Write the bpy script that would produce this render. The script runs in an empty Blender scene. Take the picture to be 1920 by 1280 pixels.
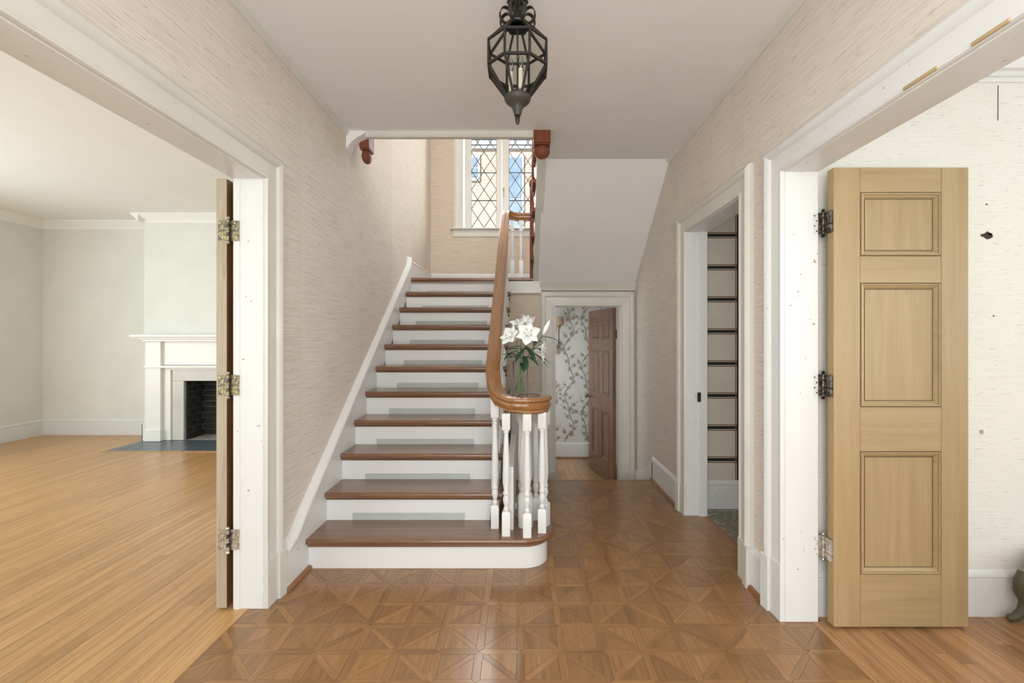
import bpy, bmesh, math, random
from mathutils import Vector, Matrix
random.seed(7)
S = bpy.context.scene
COL = S.collection
PI = math.pi

# ---------------------------------------------------------------- camera
CAMZ = 1.336; F = 853.33; VX, VY = 980.0, 634.0
cam_d = bpy.data.cameras.new('camera'); cam = bpy.data.objects.new('camera', cam_d); COL.objects.link(cam)
cam_d.lens = 16.0; cam_d.sensor_width = 36.0; cam_d.sensor_fit = 'HORIZONTAL'
cam_d.shift_x = (960.0 - VX) / 1920.0; cam_d.shift_y = (VY - 640.0) / 1920.0
cam_d.clip_start = 0.05
cam.location = (0, 0, CAMZ); cam.rotation_euler = (PI / 2, 0, 0)
S.camera = cam

# ---------------------------------------------------------------- world, sun, stair-window daylight, added fill lamps, exposure
w = bpy.data.worlds.new('world'); S.world = w; w.use_nodes = True
wn = w.node_tree.nodes; wl = w.node_tree.links
sky = wn.new('ShaderNodeTexSky'); sky.sky_type = 'HOSEK_WILKIE'; sky.turbidity = 4.0
sky.sun_direction = Vector((-0.5, -0.6, 0.62)).normalized()
wl.new(sky.outputs[0], wn['Background'].inputs[0]); wn['Background'].inputs[1].default_value = 1.6
sd = bpy.data.lights.new('sun', 'SUN'); sd.energy = 7.5; sd.angle = 0.02; sd.color = (1, .95, .88)
so = bpy.data.objects.new('sun', sd); COL.objects.link(so)
so.rotation_euler = Vector((0.5, 0.6, -0.62)).to_track_quat('-Z', 'Y').to_euler()

def area(name, loc, direction, sx, sy, watts, col=(1, 1, 1)):
    d = bpy.data.lights.new(name, 'AREA'); d.shape = 'RECTANGLE'; d.size = sx; d.size_y = sy
    d.energy = watts; d.color = col
    o = bpy.data.objects.new(name, d); COL.objects.link(o); o.location = loc
    o.rotation_euler = Vector(direction).to_track_quat('-Z', 'Y').to_euler()
    return o
DAY = (0.90, 0.97, 1.0); COOL = (.84, .965, 1.0)
area('fill_hall_front', (0.0, -0.93, 1.5), (0, 1, 0), 1.9, 2.1, 80, (.95, .98, 1))  # unseen fill lamp in front of the solid front wall
area('fill_living_front', (-4.2, -0.93, 1.55), (0, 1, 0), 3.4, 1.9, 42, COOL)  # added fill for the living room; no window in that wall
area('fill_living_side', (-6.57, 2.2, 1.55), (1, 0, 0), 3.6, 1.9, 138, COOL)  # main living-room fill, an added lamp against a closed wall
area('fill_dining_side', (5.43, 0.6, 1.55), (-1, 0, 0), 2.2, 1.8, 58, DAY)  # added lamp brightening the dining room from its closed outer wall
area('fill_dining_front', (3.2, -0.93, 1.55), (0, 1, 0), 2.2, 1.8, 29, DAY)  # second added dining fill, unseen behind the camera
area('daylight_stair_window', (-0.28, 7.0, 4.0), (0, -1, -.12), 1.8, 2.4, 190, (1, .985, .96))
area('fill_upper_hall', (-0.2, 1.57, 4.4), (0, 1, -0.25), 2.0, 1.4, 95, (.97, .985, 1))  # added upstairs lamp lighting the stair well; no window there
area('fill_powder', (-0.17, 5.72, 0.9), (1, 0, 0), 0.7, 1.2, 8.5, DAY)  # added lamp on the closed side wall of the powder room
area('fill_side_room', (3.3, 2.95, 1.5), (-1, 0, 0), 0.7, 1.0, 5, DAY)  # small added lamp brightening the side room
S.cycles.transparent_max_bounces = 24; S.cycles.max_bounces = 8; S.cycles.diffuse_bounces = 6; S.cycles.glossy_bounces = 3
S.view_settings.view_transform = 'Standard'; S.view_settings.look = 'None'
S.view_settings.gamma = 1.0; S.view_settings.use_curve_mapping = False
S.view_settings.exposure = 0.0

# ---------------------------------------------------------------- materials
def new_mat(name, rough=.5, base=(.8, .8, .8), metal=0.0, coat=0.0, spec=.5):
    m = bpy.data.materials.new(name); m.use_nodes = True
    b = m.node_tree.nodes['Principled BSDF']
    b.inputs['Base Color'].default_value = (*base, 1); b.inputs['Roughness'].default_value = rough
    b.inputs['Metallic'].default_value = metal; b.inputs['Coat Weight'].default_value = coat
    b.inputs['Coat Roughness'].default_value = .15
    b.inputs['Specular IOR Level'].default_value = spec
    return m, m.node_tree.nodes, m.node_tree.links, b
def N(nodes, typ, **kw):
    n = nodes.new(typ)
    for k, v in kw.items():
        if k.startswith('i_'):
            n.inputs[int(k[2:]) if k[2:].isdigit() else k[2:].replace('_', ' ')].default_value = v
        else: setattr(n, k, v)
    return n
def ramp(nodes, stops):
    r = nodes.new('ShaderNodeValToRGB'); e = r.color_ramp.elements
    while len(e) < len(stops): e.new(0.5)
    for i, (p, c) in enumerate(stops):
        e[i].position = p; e[i].color = (*c, 1) if len(c) == 3 else c
    return r
def mixc(nodes, links, a, b, fac, mode='MIX'):
    m = nodes.new('ShaderNodeMix'); m.data_type = 'RGBA'; m.blend_type = mode
    for sock, v in ((m.inputs[0], fac), (m.inputs[6], a), (m.inputs[7], b)):
        if hasattr(v, 'is_linked'): links.new(v, sock)
        elif isinstance(v, (int, float)): sock.default_value = v
        else: sock.default_value = (*v, 1)
    return m.outputs[2]
def add_bump(nodes, links, bsdf, height, strength=.2, dist=.002):
    b = nodes.new('ShaderNodeBump'); b.inputs['Strength'].default_value = strength; b.inputs['Distance'].default_value = dist
    links.new(height, b.inputs['Height']); links.new(b.outputs[0], bsdf.inputs['Normal'])

def paint(name, col, rough=.4, var=.03, bump=.05):
    m, n, l, b = new_mat(name, rough, col)
    t = N(n, 'ShaderNodeTexCoord'); no = N(n, 'ShaderNodeTexNoise', i_Scale=3.0, i_Detail=5.0)
    l.new(t.outputs['Object'], no.inputs['Vector'])
    dark = tuple(c * (1 - var * 2) for c in col); lite = tuple(min(1, c * (1 + var)) for c in col)
    r = ramp(n, [(.3, dark), (.7, lite)]); l.new(no.outputs[0], r.inputs[0]); l.new(r.outputs[0], b.inputs['Base Color'])
    n2 = N(n, 'ShaderNodeTexNoise', i_Scale=90.0, i_Detail=2.0); l.new(t.outputs['Object'], n2.inputs['Vector'])
    add_bump(n, l, b, n2.outputs[0], bump, .002)
    return m
def chipped(name, col, chip, rough=.35, amount=.70):
    """old gloss paint with small chips"""
    m, n, l, b = new_mat(name, rough, col)
    t = N(n, 'ShaderNodeTexCoord'); no = N(n, 'ShaderNodeTexNoise', i_Scale=38.0, i_Detail=3.0)
    oi = N(n, 'ShaderNodeObjectInfo'); va = N(n, 'ShaderNodeVectorMath', operation='ADD'); l.new(t.outputs['Object'], va.inputs[0]); l.new(oi.outputs['Location'], va.inputs[1]); l.new(va.outputs[0], no.inputs['Vector'])
    r = ramp(n, [(amount, (0, 0, 0)), (amount + .03, (1, 1, 1))]); l.new(no.outputs[0], r.inputs[0])
    n2 = N(n, 'ShaderNodeTexNoise', i_Scale=4.0, i_Detail=4.0); l.new(t.outputs['Object'], n2.inputs['Vector'])
    base = mixc(n, l, tuple(c * .93 for c in col), col, n2.outputs[0])
    l.new(mixc(n, l, base, chip, r.outputs[0]), b.inputs['Base Color'])
    return m
def wood(name, c1, c2, c3, rough=.35, coat=0.0, grain=1.0, var=.35, bump=.12, fine=.6):
    """grain runs along U of the UV map (metres); pieces differ by object and by island"""
    m, n, l, b = new_mat(name, rough, c2, coat=coat)
    uv = N(n, 'ShaderNodeUVMap'); oi = N(n, 'ShaderNodeObjectInfo'); ge = N(n, 'ShaderNodeNewGeometry')
    ad = N(n, 'ShaderNodeMath', operation='ADD'); l.new(oi.outputs['Random'], ad.inputs[0]); l.new(ge.outputs['Random Per Island'], ad.inputs[1])
    fr = N(n, 'ShaderNodeMath', operation='FRACT'); l.new(ad.outputs[0], fr.inputs[0])
    off = N(n, 'ShaderNodeMath', operation='MULTIPLY', i_1=37.0); l.new(fr.outputs[0], off.inputs[0])
    mp = N(n, 'ShaderNodeMapping'); mp.inputs['Scale'].default_value = (2.2 * grain, 45 * grain, 1)
    l.new(uv.outputs[0], mp.inputs['Vector'])
    cx = N(n, 'ShaderNodeCombineXYZ'); l.new(off.outputs[0], cx.inputs[0]); l.new(off.outputs[0], cx.inputs[2]); l.new(off.outputs[0], cx.inputs[1])
    va = N(n, 'ShaderNodeVectorMath', operation='ADD'); l.new(mp.outputs[0], va.inputs[0]); l.new(cx.outputs[0], va.inputs[1])
    no = N(n, 'ShaderNodeTexNoise', i_Scale=1.0, i_Detail=6.0, i_Roughness=.62, i_Distortion=.6); l.new(va.outputs[0], no.inputs['Vector'])
    r = ramp(n, [(.28, c1), (.5, c2), (.74, c3)]); l.new(no.outputs[0], r.inputs[0])
    mp2 = N(n, 'ShaderNodeMapping'); mp2.inputs['Scale'].default_value = (9 * grain, 420 * grain, 1); l.new(uv.outputs[0], mp2.inputs['Vector'])
    n2 = N(n, 'ShaderNodeTexNoise', i_Scale=1.0, i_Detail=3.0); l.new(mp2.outputs[0], n2.inputs['Vector'])
    r2 = ramp(n, [(.30, (.62, .58, .55)), (.46, (1, 1, 1))]); l.new(n2.outputs[0], r2.inputs[0])
    c = mixc(n, l, r.outputs[0], r2.outputs[0], fine, 'MULTIPLY')
    tone = N(n, 'ShaderNodeMapRange', i_3=1 - var, i_4=1 + var * .7); l.new(fr.outputs[0], tone.inputs[0])
    hs = N(n, 'ShaderNodeHueSaturation'); l.new(c, hs.inputs['Color']); l.new(tone.outputs[0], hs.inputs['Value'])
    l.new(hs.outputs[0], b.inputs['Base Color'])
    add_bump(n, l, b, n2.outputs[0], bump, .001)
    return m
def grasscloth(name, base, dark, lite, fleck):
    m, n, l, b = new_mat(name, .85, base, spec=.2)
    t = N(n, 'ShaderNodeTexCoord'); sp = N(n, 'ShaderNodeSeparateXYZ'); l.new(t.outputs['Object'], sp.inputs[0])
    u = N(n, 'ShaderNodeMath', operation='ADD'); l.new(sp.outputs[0], u.inputs[0]); l.new(sp.outputs[1], u.inputs[1])
    def vec(su, sv, o=0.0):
        a = N(n, 'ShaderNodeMath', operation='MULTIPLY', i_1=su); l.new(u.outputs[0], a.inputs[0])
        c = N(n, 'ShaderNodeMath', operation='MULTIPLY', i_1=sv); l.new(sp.outputs[2], c.inputs[0])
        k = N(n, 'ShaderNodeCombineXYZ', i_2=o); l.new(a.outputs[0], k.inputs[0]); l.new(c.outputs[0], k.inputs[1]); return k.outputs[0]
    n1 = N(n, 'ShaderNodeTexNoise', i_Scale=1.0, i_Detail=4.0, i_Roughness=.6); l.new(vec(3.5, 150), n1.inputs['Vector'])
    r1 = ramp(n, [(.30, dark), (.5, base), (.72, lite)]); l.new(n1.outputs[0], r1.inputs[0])
    n2 = N(n, 'ShaderNodeTexNoise', i_Scale=1.0, i_Detail=2.0); l.new(vec(16, 240, 3.0), n2.inputs['Vector'])
    r2 = ramp(n, [(.655, (0, 0, 0)), (.70, (1, 1, 1))]); l.new(n2.outputs[0], r2.inputs[0])
    fk = N(n, 'ShaderNodeMath', operation='MULTIPLY', i_1=.75); l.new(r2.outputs[0], fk.inputs[0])
    c = mixc(n, l, r1.outputs[0], fleck, fk.outputs[0])
    d = N(n, 'ShaderNodeMath', operation='DIVIDE', i_1=.91); l.new(u.outputs[0], d.inputs[0])
    fl = N(n, 'ShaderNodeMath', operation='FLOOR'); l.new(d.outputs[0], fl.inputs[0])
    wn_ = N(n, 'ShaderNodeTexWhiteNoise', noise_dimensions='1D'); l.new(fl.outputs[0], wn_.inputs['W'])
    mr = N(n, 'ShaderNodeMapRange', i_3=.96, i_4=1.03); l.new(wn_.outputs[0], mr.inputs[0])
    hs = N(n, 'ShaderNodeHueSaturation'); l.new(c, hs.inputs['Color']); l.new(mr.outputs[0], hs.inputs['Value'])
    l.new(hs.outputs[0], b.inputs['Base Color'])
    add_bump(n, l, b, n1.outputs[0], .35, .002)
    return m
def metal_spotted(name, c1, c2, rough=.35):
    m, n, l, b = new_mat(name, rough, c1, metal=.9)
    t = N(n, 'ShaderNodeTexCoord'); no = N(n, 'ShaderNodeTexNoise', i_Scale=70.0, i_Detail=4.0); l.new(t.outputs['Object'], no.inputs['Vector'])
    r = ramp(n, [(.42, c1), (.6, c2)]); l.new(no.outputs[0], r.inputs[0]); l.new(r.outputs[0], b.inputs['Base Color'])
    return m
def glass(name, tint=(1, 1, 1), gloss=.12):
    m = bpy.data.materials.new(name); m.use_nodes = True; n = m.node_tree.nodes; l = m.node_tree.links
    n.remove(n['Principled BSDF'])
    tr = N(n, 'ShaderNodeBsdfTransparent'); tr.inputs[0].default_value = (*tint, 1)
    gl = N(n, 'ShaderNodeBsdfGlossy'); gl.inputs['Roughness'].default_value = .03
    lw = N(n, 'ShaderNodeLayerWeight', i_Blend=gloss); mx = N(n, 'ShaderNodeMixShader')
    l.new(lw.outputs['Fresnel'], mx.inputs[0]); l.new(tr.outputs[0], mx.inputs[1]); l.new(gl.outputs[0], mx.inputs[2])
    l.new(mx.outputs[0], n['Material Output'].inputs[0])
    return m

M = {}
M['ceiling'] = paint('plaster_ceiling', (.84, .835, .835), .7, .01)
M['trim'] = paint('trim_paint_cream', (.675, .665, .605), .33, .03, .03)
M['trim_white'] = chipped('old_white_gloss_paint', (.755, .765, .755), (.30, .26, .21), .33, .72)
M['riser'] = chipped('riser_paint', (.785, .795, .79), (.22, .18, .14), .3, .765)
M['patch'] = paint('bare_grey_green_patch', (.50, .54, .52), .45, .10)
M['living_wall'] = paint('living_room_paint', (.765, .762, .718), .65, .02)
M['living_ceiling'] = paint('living_room_ceiling', (.88, .885, .87), .7, .01)
M['grass'] = grasscloth('grasscloth_beige', (.725, .665, .59), (.61, .545, .465), (.80, .75, .685), (.25, .19, .14))
M['grass_back'] = grasscloth('grasscloth_tan', (.64, .545, .44), (.53, .435, .33), (.72, .635, .535), (.30, .22, .15))
M['dining_wall'] = grasscloth('grasscloth_painted', (.82, .81, .76), (.785, .77, .72), (.85, .84, .80), (.45, .42, .36))
M['parquet'] = wood('parquet_oak', (.205, .095, .031), (.295, .148, .052), (.365, .195, .075), .28, .3, 1.3, .20, .12, .65)
M['subfloor'] = paint('dark_joint', (.10, .055, .028), .8)
M['oak'] = wood('living_oak_boards', (.40, .205, .072), (.53, .290, .112), (.61, .365, .165), .36, .2, 1.0, .13, .1, .6)
M['oak_dining'] = wood('dining_oak_boards', (.22, .10, .04), (.40, .205, .09), (.50, .28, .13), .33, .2, 1.0, .28)
M['oak_powder'] = wood('powder_boards', (.30, .17, .08), (.46, .28, .14), (.56, .37, .20), .35, .15)
M['tread'] = wood('tread_oak', (.125, .056, .025), (.200, .096, .045), (.265, .138, .068), .28, .45, 1.0, .08)
M['rail'] = wood('handrail_mahogany', (.19, .078, .024), (.285, .125, .040), (.36, .17, .060), .26, .4, 1.0, .05, .05, .4)
M['mahogany'] = wood('red_mahogany', (.12, .036, .018), (.195, .062, .032), (.26, .09, .05), .48, .0, 1.0, .05)
M['mahogany'].node_tree.nodes['Principled BSDF'].inputs['Specular IOR Level'].default_value = .2
M['shoe'] = wood('shoe_moulding_wood', (.17, .07, .025), (.27, .12, .045), (.34, .16, .07), .4, .1, 1.0, .1)
M['gold_door'] = wood('glazed_ochre_door', (.345, .240, .108), (.390, .278, .134), (.428, .312, .160), .40, .1, .5, .03, .03, .2)
M['groove_shade'] = paint('groove_shade_brown', (.085, .055, .02), .5, .2)  # shade of the door's moulding grooves put into a dark brown
M['brown_door'] = wood('brown_stained_door', (.13, .062, .035), (.19, .096, .056), (.24, .13, .08), .28, .35, .8, .05)
M['dark_edge'] = wood('dark_door_face', (.10, .04, .012), (.17, .075, .025), (.23, .11, .04), .4, .1, .8, .05)
M['door_edge'] = wood('grey_door_edge', (.33, .27, .19), (.42, .35, .26), (.48, .41, .32), .5, 0, .7, .04)
M['brass'] = metal_spotted('worn_brass', (.42, .34, .17), (.13, .125, .12), .42)
M['iron_hinge'] = metal_spotted('dark_worn_hinge', (.035, .03, .03), (.22, .19, .15), .35)
M['steel'] = metal_spotted('steel_pin', (.72, .70, .66), (.40, .36, .30), .25)
M['iron'] = paint('black_iron', (.022, .019, .016), .45, .3, .2)
M['bronze'] = paint('grey_bronze', (.042, .036, .031), .5, .15, .1)
M['lead'] = paint('lead_came', (.035, .032, .03), .5, .2)
M['glass'] = glass('window_glass', (.97, .99, 1.0), .08)
M['lantern_glass'] = glass('lantern_glass', (.95, .96, .95), .06)
M['vase_glass'] = glass('vase_glass', (.985, .99, .99), .06)
M['water'] = glass('water', (.96, .975, .975), .05)
M['candle'] = paint('candle_sleeve', (.72, .69, .56), .5, .05)
M['bulb'] = glass('clear_bulb', (.96, .96, .96), .3)
M['marble'] = paint('grey_marble', (.66, .63, .58), .25, .06, .0)
M['mantel'] = paint('mantel_white', (.86, .85, .82), .35, .01, .02)
M['slate'] = paint('slate_tile', (.115, .145, .17), .3, .25, .1)
M['fire_brick'] = paint('sooty_brick', (.045, .045, .04), .8, .45, .4)
M['soot'] = paint('soot_mortar', (.19, .185, .165), .9, .3, .2)
M['ash'] = paint('ash_floor', (.42, .40, .37), .9, .2, .3)
M['petal'] = paint('lily_petal', (.88, .88, .85), .5, .02, .02)
M['petal'].node_tree.nodes['Principled BSDF'].inputs['Subsurface Weight'].default_value = .15
M['bud'] = paint('lily_bud', (.70, .73, .55), .5, .08)
M['leaf'] = paint('lily_leaf', (.028, .085, .038), .4, .3)
M['stem'] = paint('lily_stem', (.10, .19, .06), .45, .2)
M['anther'] = paint('anther', (.16, .10, .05), .7, .1)
M['black'] = paint('painted_void_black', (.012, .011, .010), .8, .2)
M['pebble'] = paint('green_grey_stone', (.22, .21, .14), .45, .25, .2)
M['grout'] = paint('pale_grout', (.42, .40, .31), .9, .1)
M['side_wall'] = None
M['paper'] = paint('wallpaper_ground', (.70, .69, .67), .7, .02)
M['print_branch'] = paint('wallpaper_branch', (.17, .145, .125), .8, .1)
M['print_bloom'] = paint('wallpaper_bloom', (.44, .41, .345), .8, .12)
M['print_core'] = paint('wallpaper_bloom_core', (.24, .21, .17), .8, .1)
M['shade'] = paint('sconce_shade', (.50, .36, .25), .8, .05)
M['olive'] = paint('olive_paint', (.105, .095, .05), .4, .15)
M['porcelain'] = paint('porcelain', (.86, .85, .82), .15, .01)
M['bare_wood'] = paint('bare_chipped_wood', (.50, .37, .20), .7, .1)
M['hole'] = paint('hole_dark', (.05, .04, .03), .9, .2)
M['roof'] = paint('neighbour_roof', (.10, .11, .14), .8, .2)
M['far_glass'] = paint('neighbour_window_glass', (.30, .43, .62), .2, .15)
M['far_frame'] = paint('neighbour_window_frame', (.55, .62, .72), .5, .05)
def brick_far():
    m, n, l, b = new_mat('neighbour_brick', .9)
    t = N(n, 'ShaderNodeTexCoord'); mp = N(n, 'ShaderNodeMapping'); mp.inputs['Rotation'].default_value = (PI / 2, 0, 0); l.new(t.outputs['Object'], mp.inputs[0])
    br = N(n, 'ShaderNodeTexBrick', i_Scale=1.0); br.inputs['Color1'].default_value = (.60, .42, .34, 1); br.inputs['Color2'].default_value = (.70, .52, .43, 1)
    br.inputs['Mortar'].default_value = (.68, .64, .60, 1); br.inputs['Brick Width'].default_value = .23; br.inputs['Row Height'].default_value = .075; br.inputs['Mortar Size'].default_value = .008
    l.new(mp.outputs[0], br.inputs[0]); l.new(br.outputs[0], b.inputs['Base Color']); return m
M['far_brick'] = brick_far()
def tartan():
    """printed paper: pairs of rust lines round a black band, every 0.252 m up and 0.30 m across"""
    m, n, l, b = new_mat('striped_wallpaper', .75)
    t = N(n, 'ShaderNodeTexCoord'); sp = N(n, 'ShaderNodeSeparateXYZ'); l.new(t.outputs['Object'], sp.inputs[0])
    no = N(n, 'ShaderNodeTexNoise', i_Scale=9.0, i_Detail=5.0); l.new(t.outputs['Object'], no.inputs[0])
    ground = mixc(n, l, (.60, .55, .46), (.72, .68, .59), no.outputs[0])
    def band(sock, period, offset, halfw):
        a = N(n, 'ShaderNodeMath', operation='ADD', i_1=offset); l.new(sock, a.inputs[0])
        p = N(n, 'ShaderNodeMath', operation='PINGPONG', i_1=period / 2); l.new(a.outputs[0], p.inputs[0])
        return p.outputs[0]
    col = ground
    for axis, per, off in ((2, .252, TART_Z), (0, .30, TART_X)):
        d = band(sp.outputs[axis], per, off, 0)
        for lo, hi, c in ((-1, .0125, (.012, .010, .010)), (.0175, .025, (.20, .085, .035))):
            g1 = N(n, 'ShaderNodeMath', operation='GREATER_THAN', i_1=lo); l.new(d, g1.inputs[0])
            g2 = N(n, 'ShaderNodeMath', operation='LESS_THAN', i_1=hi); l.new(d, g2.inputs[0])
            mu = N(n, 'ShaderNodeMath', operation='MULTIPLY'); l.new(g1.outputs[0], mu.inputs[0]); l.new(g2.outputs[0], mu.inputs[1])
            col = mixc(n, l, col, c, mu.outputs[0])
    l.new(col, b.inputs['Base Color']); return m

# ---------------------------------------------------------------- mesh helpers
class MB:
    def __init__(s): s.v = []; s.f = []; s.fg = []
    def add(s, vs, fs, g=None):
        o = len(s.v); s.v += [tuple(p) for p in vs]; s.f += [tuple(i + o for i in f) for f in fs]; s.fg += [g] * len(fs); return s
    def box(s, x0, x1, y0, y1, z0, z1, g=None):
        vs = [(x0, y0, z0), (x1, y0, z0), (x1, y1, z0), (x0, y1, z0), (x0, y0, z1), (x1, y0, z1), (x1, y1, z1), (x0, y1, z1)]
        return s.add(vs, [(0, 3, 2, 1), (4, 5, 6, 7), (0, 1, 5, 4), (1, 2, 6, 5), (2, 3, 7, 6), (3, 0, 4, 7)], g)
    def prism(s, poly, a, b, fn, g=None):
        """poly: 2D points; fn(u, v, d) -> xyz; extruded from d=a to d=b"""
        n = len(poly); vs = [fn(u, v, a) for u, v in poly] + [fn(u, v, b) for u, v in poly]
        fs = [tuple(range(n - 1, -1, -1)), tuple(range(n, 2 * n))] + [(i, (i + 1) % n, n + (i + 1) % n, n + i) for i in range(n)]
        return s.add(vs, fs, g)
    def loft(s, rings, close=True, caps=True, g=None):
        k = len(rings[0]); vs = [p for r in rings for p in r]; fs = []
        for i in range(len(rings) - 1):
            for j in range(k if close else k - 1):
                a = i * k + j; b = i * k + (j + 1) % k; fs.append((a, b, b + k, a + k))
        if caps and close: fs += [tuple(range(k - 1, -1, -1)), tuple(range((len(rings) - 1) * k, len(rings) * k))]
        return s.add(vs, fs, g)
    def lathe(s, prof, c=(0, 0, 0), seg=16, rot=0.0, g=(0, 0, 1)):
        rings = [[(c[0] + r * math.cos(rot + 2 * PI * j / seg), c[1] + r * math.sin(rot + 2 * PI * j / seg), c[2] + z) for j in range(seg)] for r, z in prof]
        return s.loft(rings, g=g)
    def tube(s, pts, r, seg=8, caps=True, g=None):
        pts = [Vector(p) for p in pts]; rs = r if isinstance(r, (list, tuple)) else [r] * len(pts); rings = []; up = None
        for i, p in enumerate(pts):
            t = (pts[min(i + 1, len(pts) - 1)] - pts[max(i - 1, 0)]).normalized()
            if up is None: up = Vector((0, 0, 1)) if abs(t.z) < .9 else Vector((0, 1, 0))
            a = t.cross(up).normalized(); b2 = a.cross(t).normalized(); up = b2
            rings.append([tuple(p + rs[i] * (math.cos(2 * PI * j / seg) * a + math.sin(2 * PI * j / seg) * b2)) for j in range(seg)])
        return s.loft(rings, caps=caps, g=g)
    def sweep(s, prof, pts, g=None, flat=False, caps=True):
        """prof (a, b): a sideways, b up; path pts; sideways stays level"""
        pts = [Vector(p) for p in pts]; rings = []
        for i, p in enumerate(pts):
            t = (pts[min(i + 1, len(pts) - 1)] - pts[max(i - 1, 0)]).normalized()
            side = Vector((t.y, -t.x, 0)).normalized(); up = Vector((0, 0, 1)) if flat else side.cross(t).normalized()
            rings.append([tuple(p + side * a + up * b) for a, b in prof])
        return s.loft(rings, caps=caps, g=g)
    def bar(s, p, q, wd, ht, up=(0, 0, 1), g=None):
        p = Vector(p); q = Vector(q); t = (q - p).normalized(); u = Vector(up)
        if abs(t.dot(u)) > .95: u = Vector((0, 1, 0))
        a = t.cross(u).normalized(); b = a.cross(t).normalized()
        rings = [[tuple(c + a * x * wd / 2 + b * y * ht / 2) for x, y in ((-1, -1), (1, -1), (1, 1), (-1, 1))] for c in (p, q)]
        return s.loft(rings, g=g if g else tuple(t))

WLOC = {}
def mesh_of(name, mb, mat, g=(1, 0, 0), bevel=0.0, smooth=False, origin=None):
    vs = [Vector(v) for v in mb.v]
    lo = [min(v[i] for v in vs) for i in range(3)]; hi = [max(v[i] for v in vs) for i in range(3)]
    c = Vector(origin) if origin is not None else Vector(((lo[0] + hi[0]) / 2, (lo[1] + hi[1]) / 2, lo[2]))
    bm = bmesh.new(); bv = [bm.verts.new(v - c) for v in vs]
    lay = bm.faces.layers.int.new('gi'); gs = []
    for f, fg in zip(mb.f, mb.fg):
        try: bf = bm.faces.new([bv[i] for i in f])
        except ValueError: continue
        gg = tuple(fg) if fg else tuple(g)
        if gg not in gs: gs.append(gg)
        bf[lay] = gs.index(gg)
    bm.normal_update()
    bmesh.ops.recalc_face_normals(bm, faces=bm.faces[:])
    if bevel: bmesh.ops.bevel(bm, geom=[e for e in bm.edges if e.calc_face_angle(0) > .5], offset=bevel, segments=2 if bevel > .003 else 1, affect='EDGES', clamp_overlap=True)
    bm.normal_update()
    uv = bm.loops.layers.uv.new('UVMap')
    for f in bm.faces:
        gv = Vector(gs[f[lay]]); n = f.normal; t = gv - n * gv.dot(n)
        if t.length < .3: t = n.orthogonal()
        t.normalize(); b = n.cross(t)
        for lp in f.loops: lp[uv].uv = (lp.vert.co.dot(t), lp.vert.co.dot(b))
        if smooth: f.smooth = True
    me = bpy.data.meshes.new(name); bm.to_mesh(me); bm.free()
    if smooth: me.set_sharp_from_angle(angle=math.radians(38))
    me.materials.append(mat); return me, c
def link(o, c, parent, local):
    COL.objects.link(o)
    if parent is not None:
        o.parent = parent
        if not local: o.location = c - WLOC[parent.name]; WLOC[o.name] = c
        else: o.location = c; WLOC[o.name] = Vector((0, 0, 0))
    else: o.location = c; WLOC[o.name] = c
def obj(name, mb, mat, parent=None, g=(1, 0, 0), bevel=0.0, smooth=False, local=False, label=None):
    mat = M[mat] if isinstance(mat, str) else mat
    me, c = mesh_of(name, mb, mat, g, bevel, smooth)
    o = bpy.data.objects.new(name, me)
    if local and parent is not None and parent.type == 'MESH': c = c - Vector(parent['lc'])
    link(o, c, parent, local)
    if local: o['lc'] = tuple(c + (Vector(parent['lc']) if parent.type == 'MESH' else Vector((0, 0, 0))))
    if label: o['label'] = label
    return o
def tag(o, label, cat, group=None, kind=None):
    o['label'] = label; o['category'] = cat
    if group: o['group'] = group
    if kind: o['kind'] = kind
    return o
def thing(name, label, cat, loc, rotz=0.0, group=None, kind=None):
    o = bpy.data.objects.new(name, None); COL.objects.link(o); o.location = loc; o.rotation_euler = (0, 0, rotz)
    o.empty_display_size = .05
    WLOC[o.name] = Vector(loc); return tag(o, label, cat, group, kind)
def struct(name, mb, mat, label, cat, g=(1, 0, 0), bevel=0.0, smooth=False):
    return tag(obj(name, mb, mat, None, g, bevel, smooth), label, cat, None, 'structure')
def inst(src, parent, wpos, rot=None, name=None):
    """copy of a part sharing its mesh, set at a world position"""
    o = bpy.data.objects.new(name or src.name.split('.')[0], src.data); COL.objects.link(o); o.parent = parent
    o.location = Vector(wpos) - WLOC[parent.name]; WLOC[o.name] = Vector(wpos)
    if rot: o.rotation_euler = rot
    return o
def px(x, y, Y): return Vector(((x - VX) * Y / F, Y, CAMZ - (y - VY) * Y / F))
XY = lambda u, v, d: (u, v, d)
XZ = lambda u, v, d: (u, d, v)
YZ = lambda u, v, d: (d, u, v)
TART_Z = .072; TART_X = 2.3925 - 1.697
M['side_wall'] = tartan()
# ---------------------------------------------------------------- plan (metres; camera at x=0, y=0)
XL, XLo = -1.28, -1.43          # hall left wall: hall face, living-room face
XR, XRo = 1.235, 1.385          # hall right wall: hall face, dining face
YF, YB = -1.0, 6.33             # front wall, back wall inner faces
HC = 2.84                       # hall ceiling
UC = 5.5                        # upper ceiling
UF = 3.11                       # upper floor
OPL = (0.90, 2.25, 2.127)       # left opening y0, y1, top
OPR = (0.90, 2.147, 2.124)      # right opening
OPS = (2.57, 3.43, 2.138)       # side-room opening
STEP_Y = 4.29; LOW = -0.33      # hall floor ends, lower floor level
R_, G_, Y0 = .183, .247, 2.603  # riser, going, first nosing
LAND = 11 * R_; YLAND = Y0 + 10 * G_
PY0, PY1 = 5.0, 5.12            # wall under the landing
PD = (.352, 1.075, 1.69)        # powder-room opening

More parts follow.
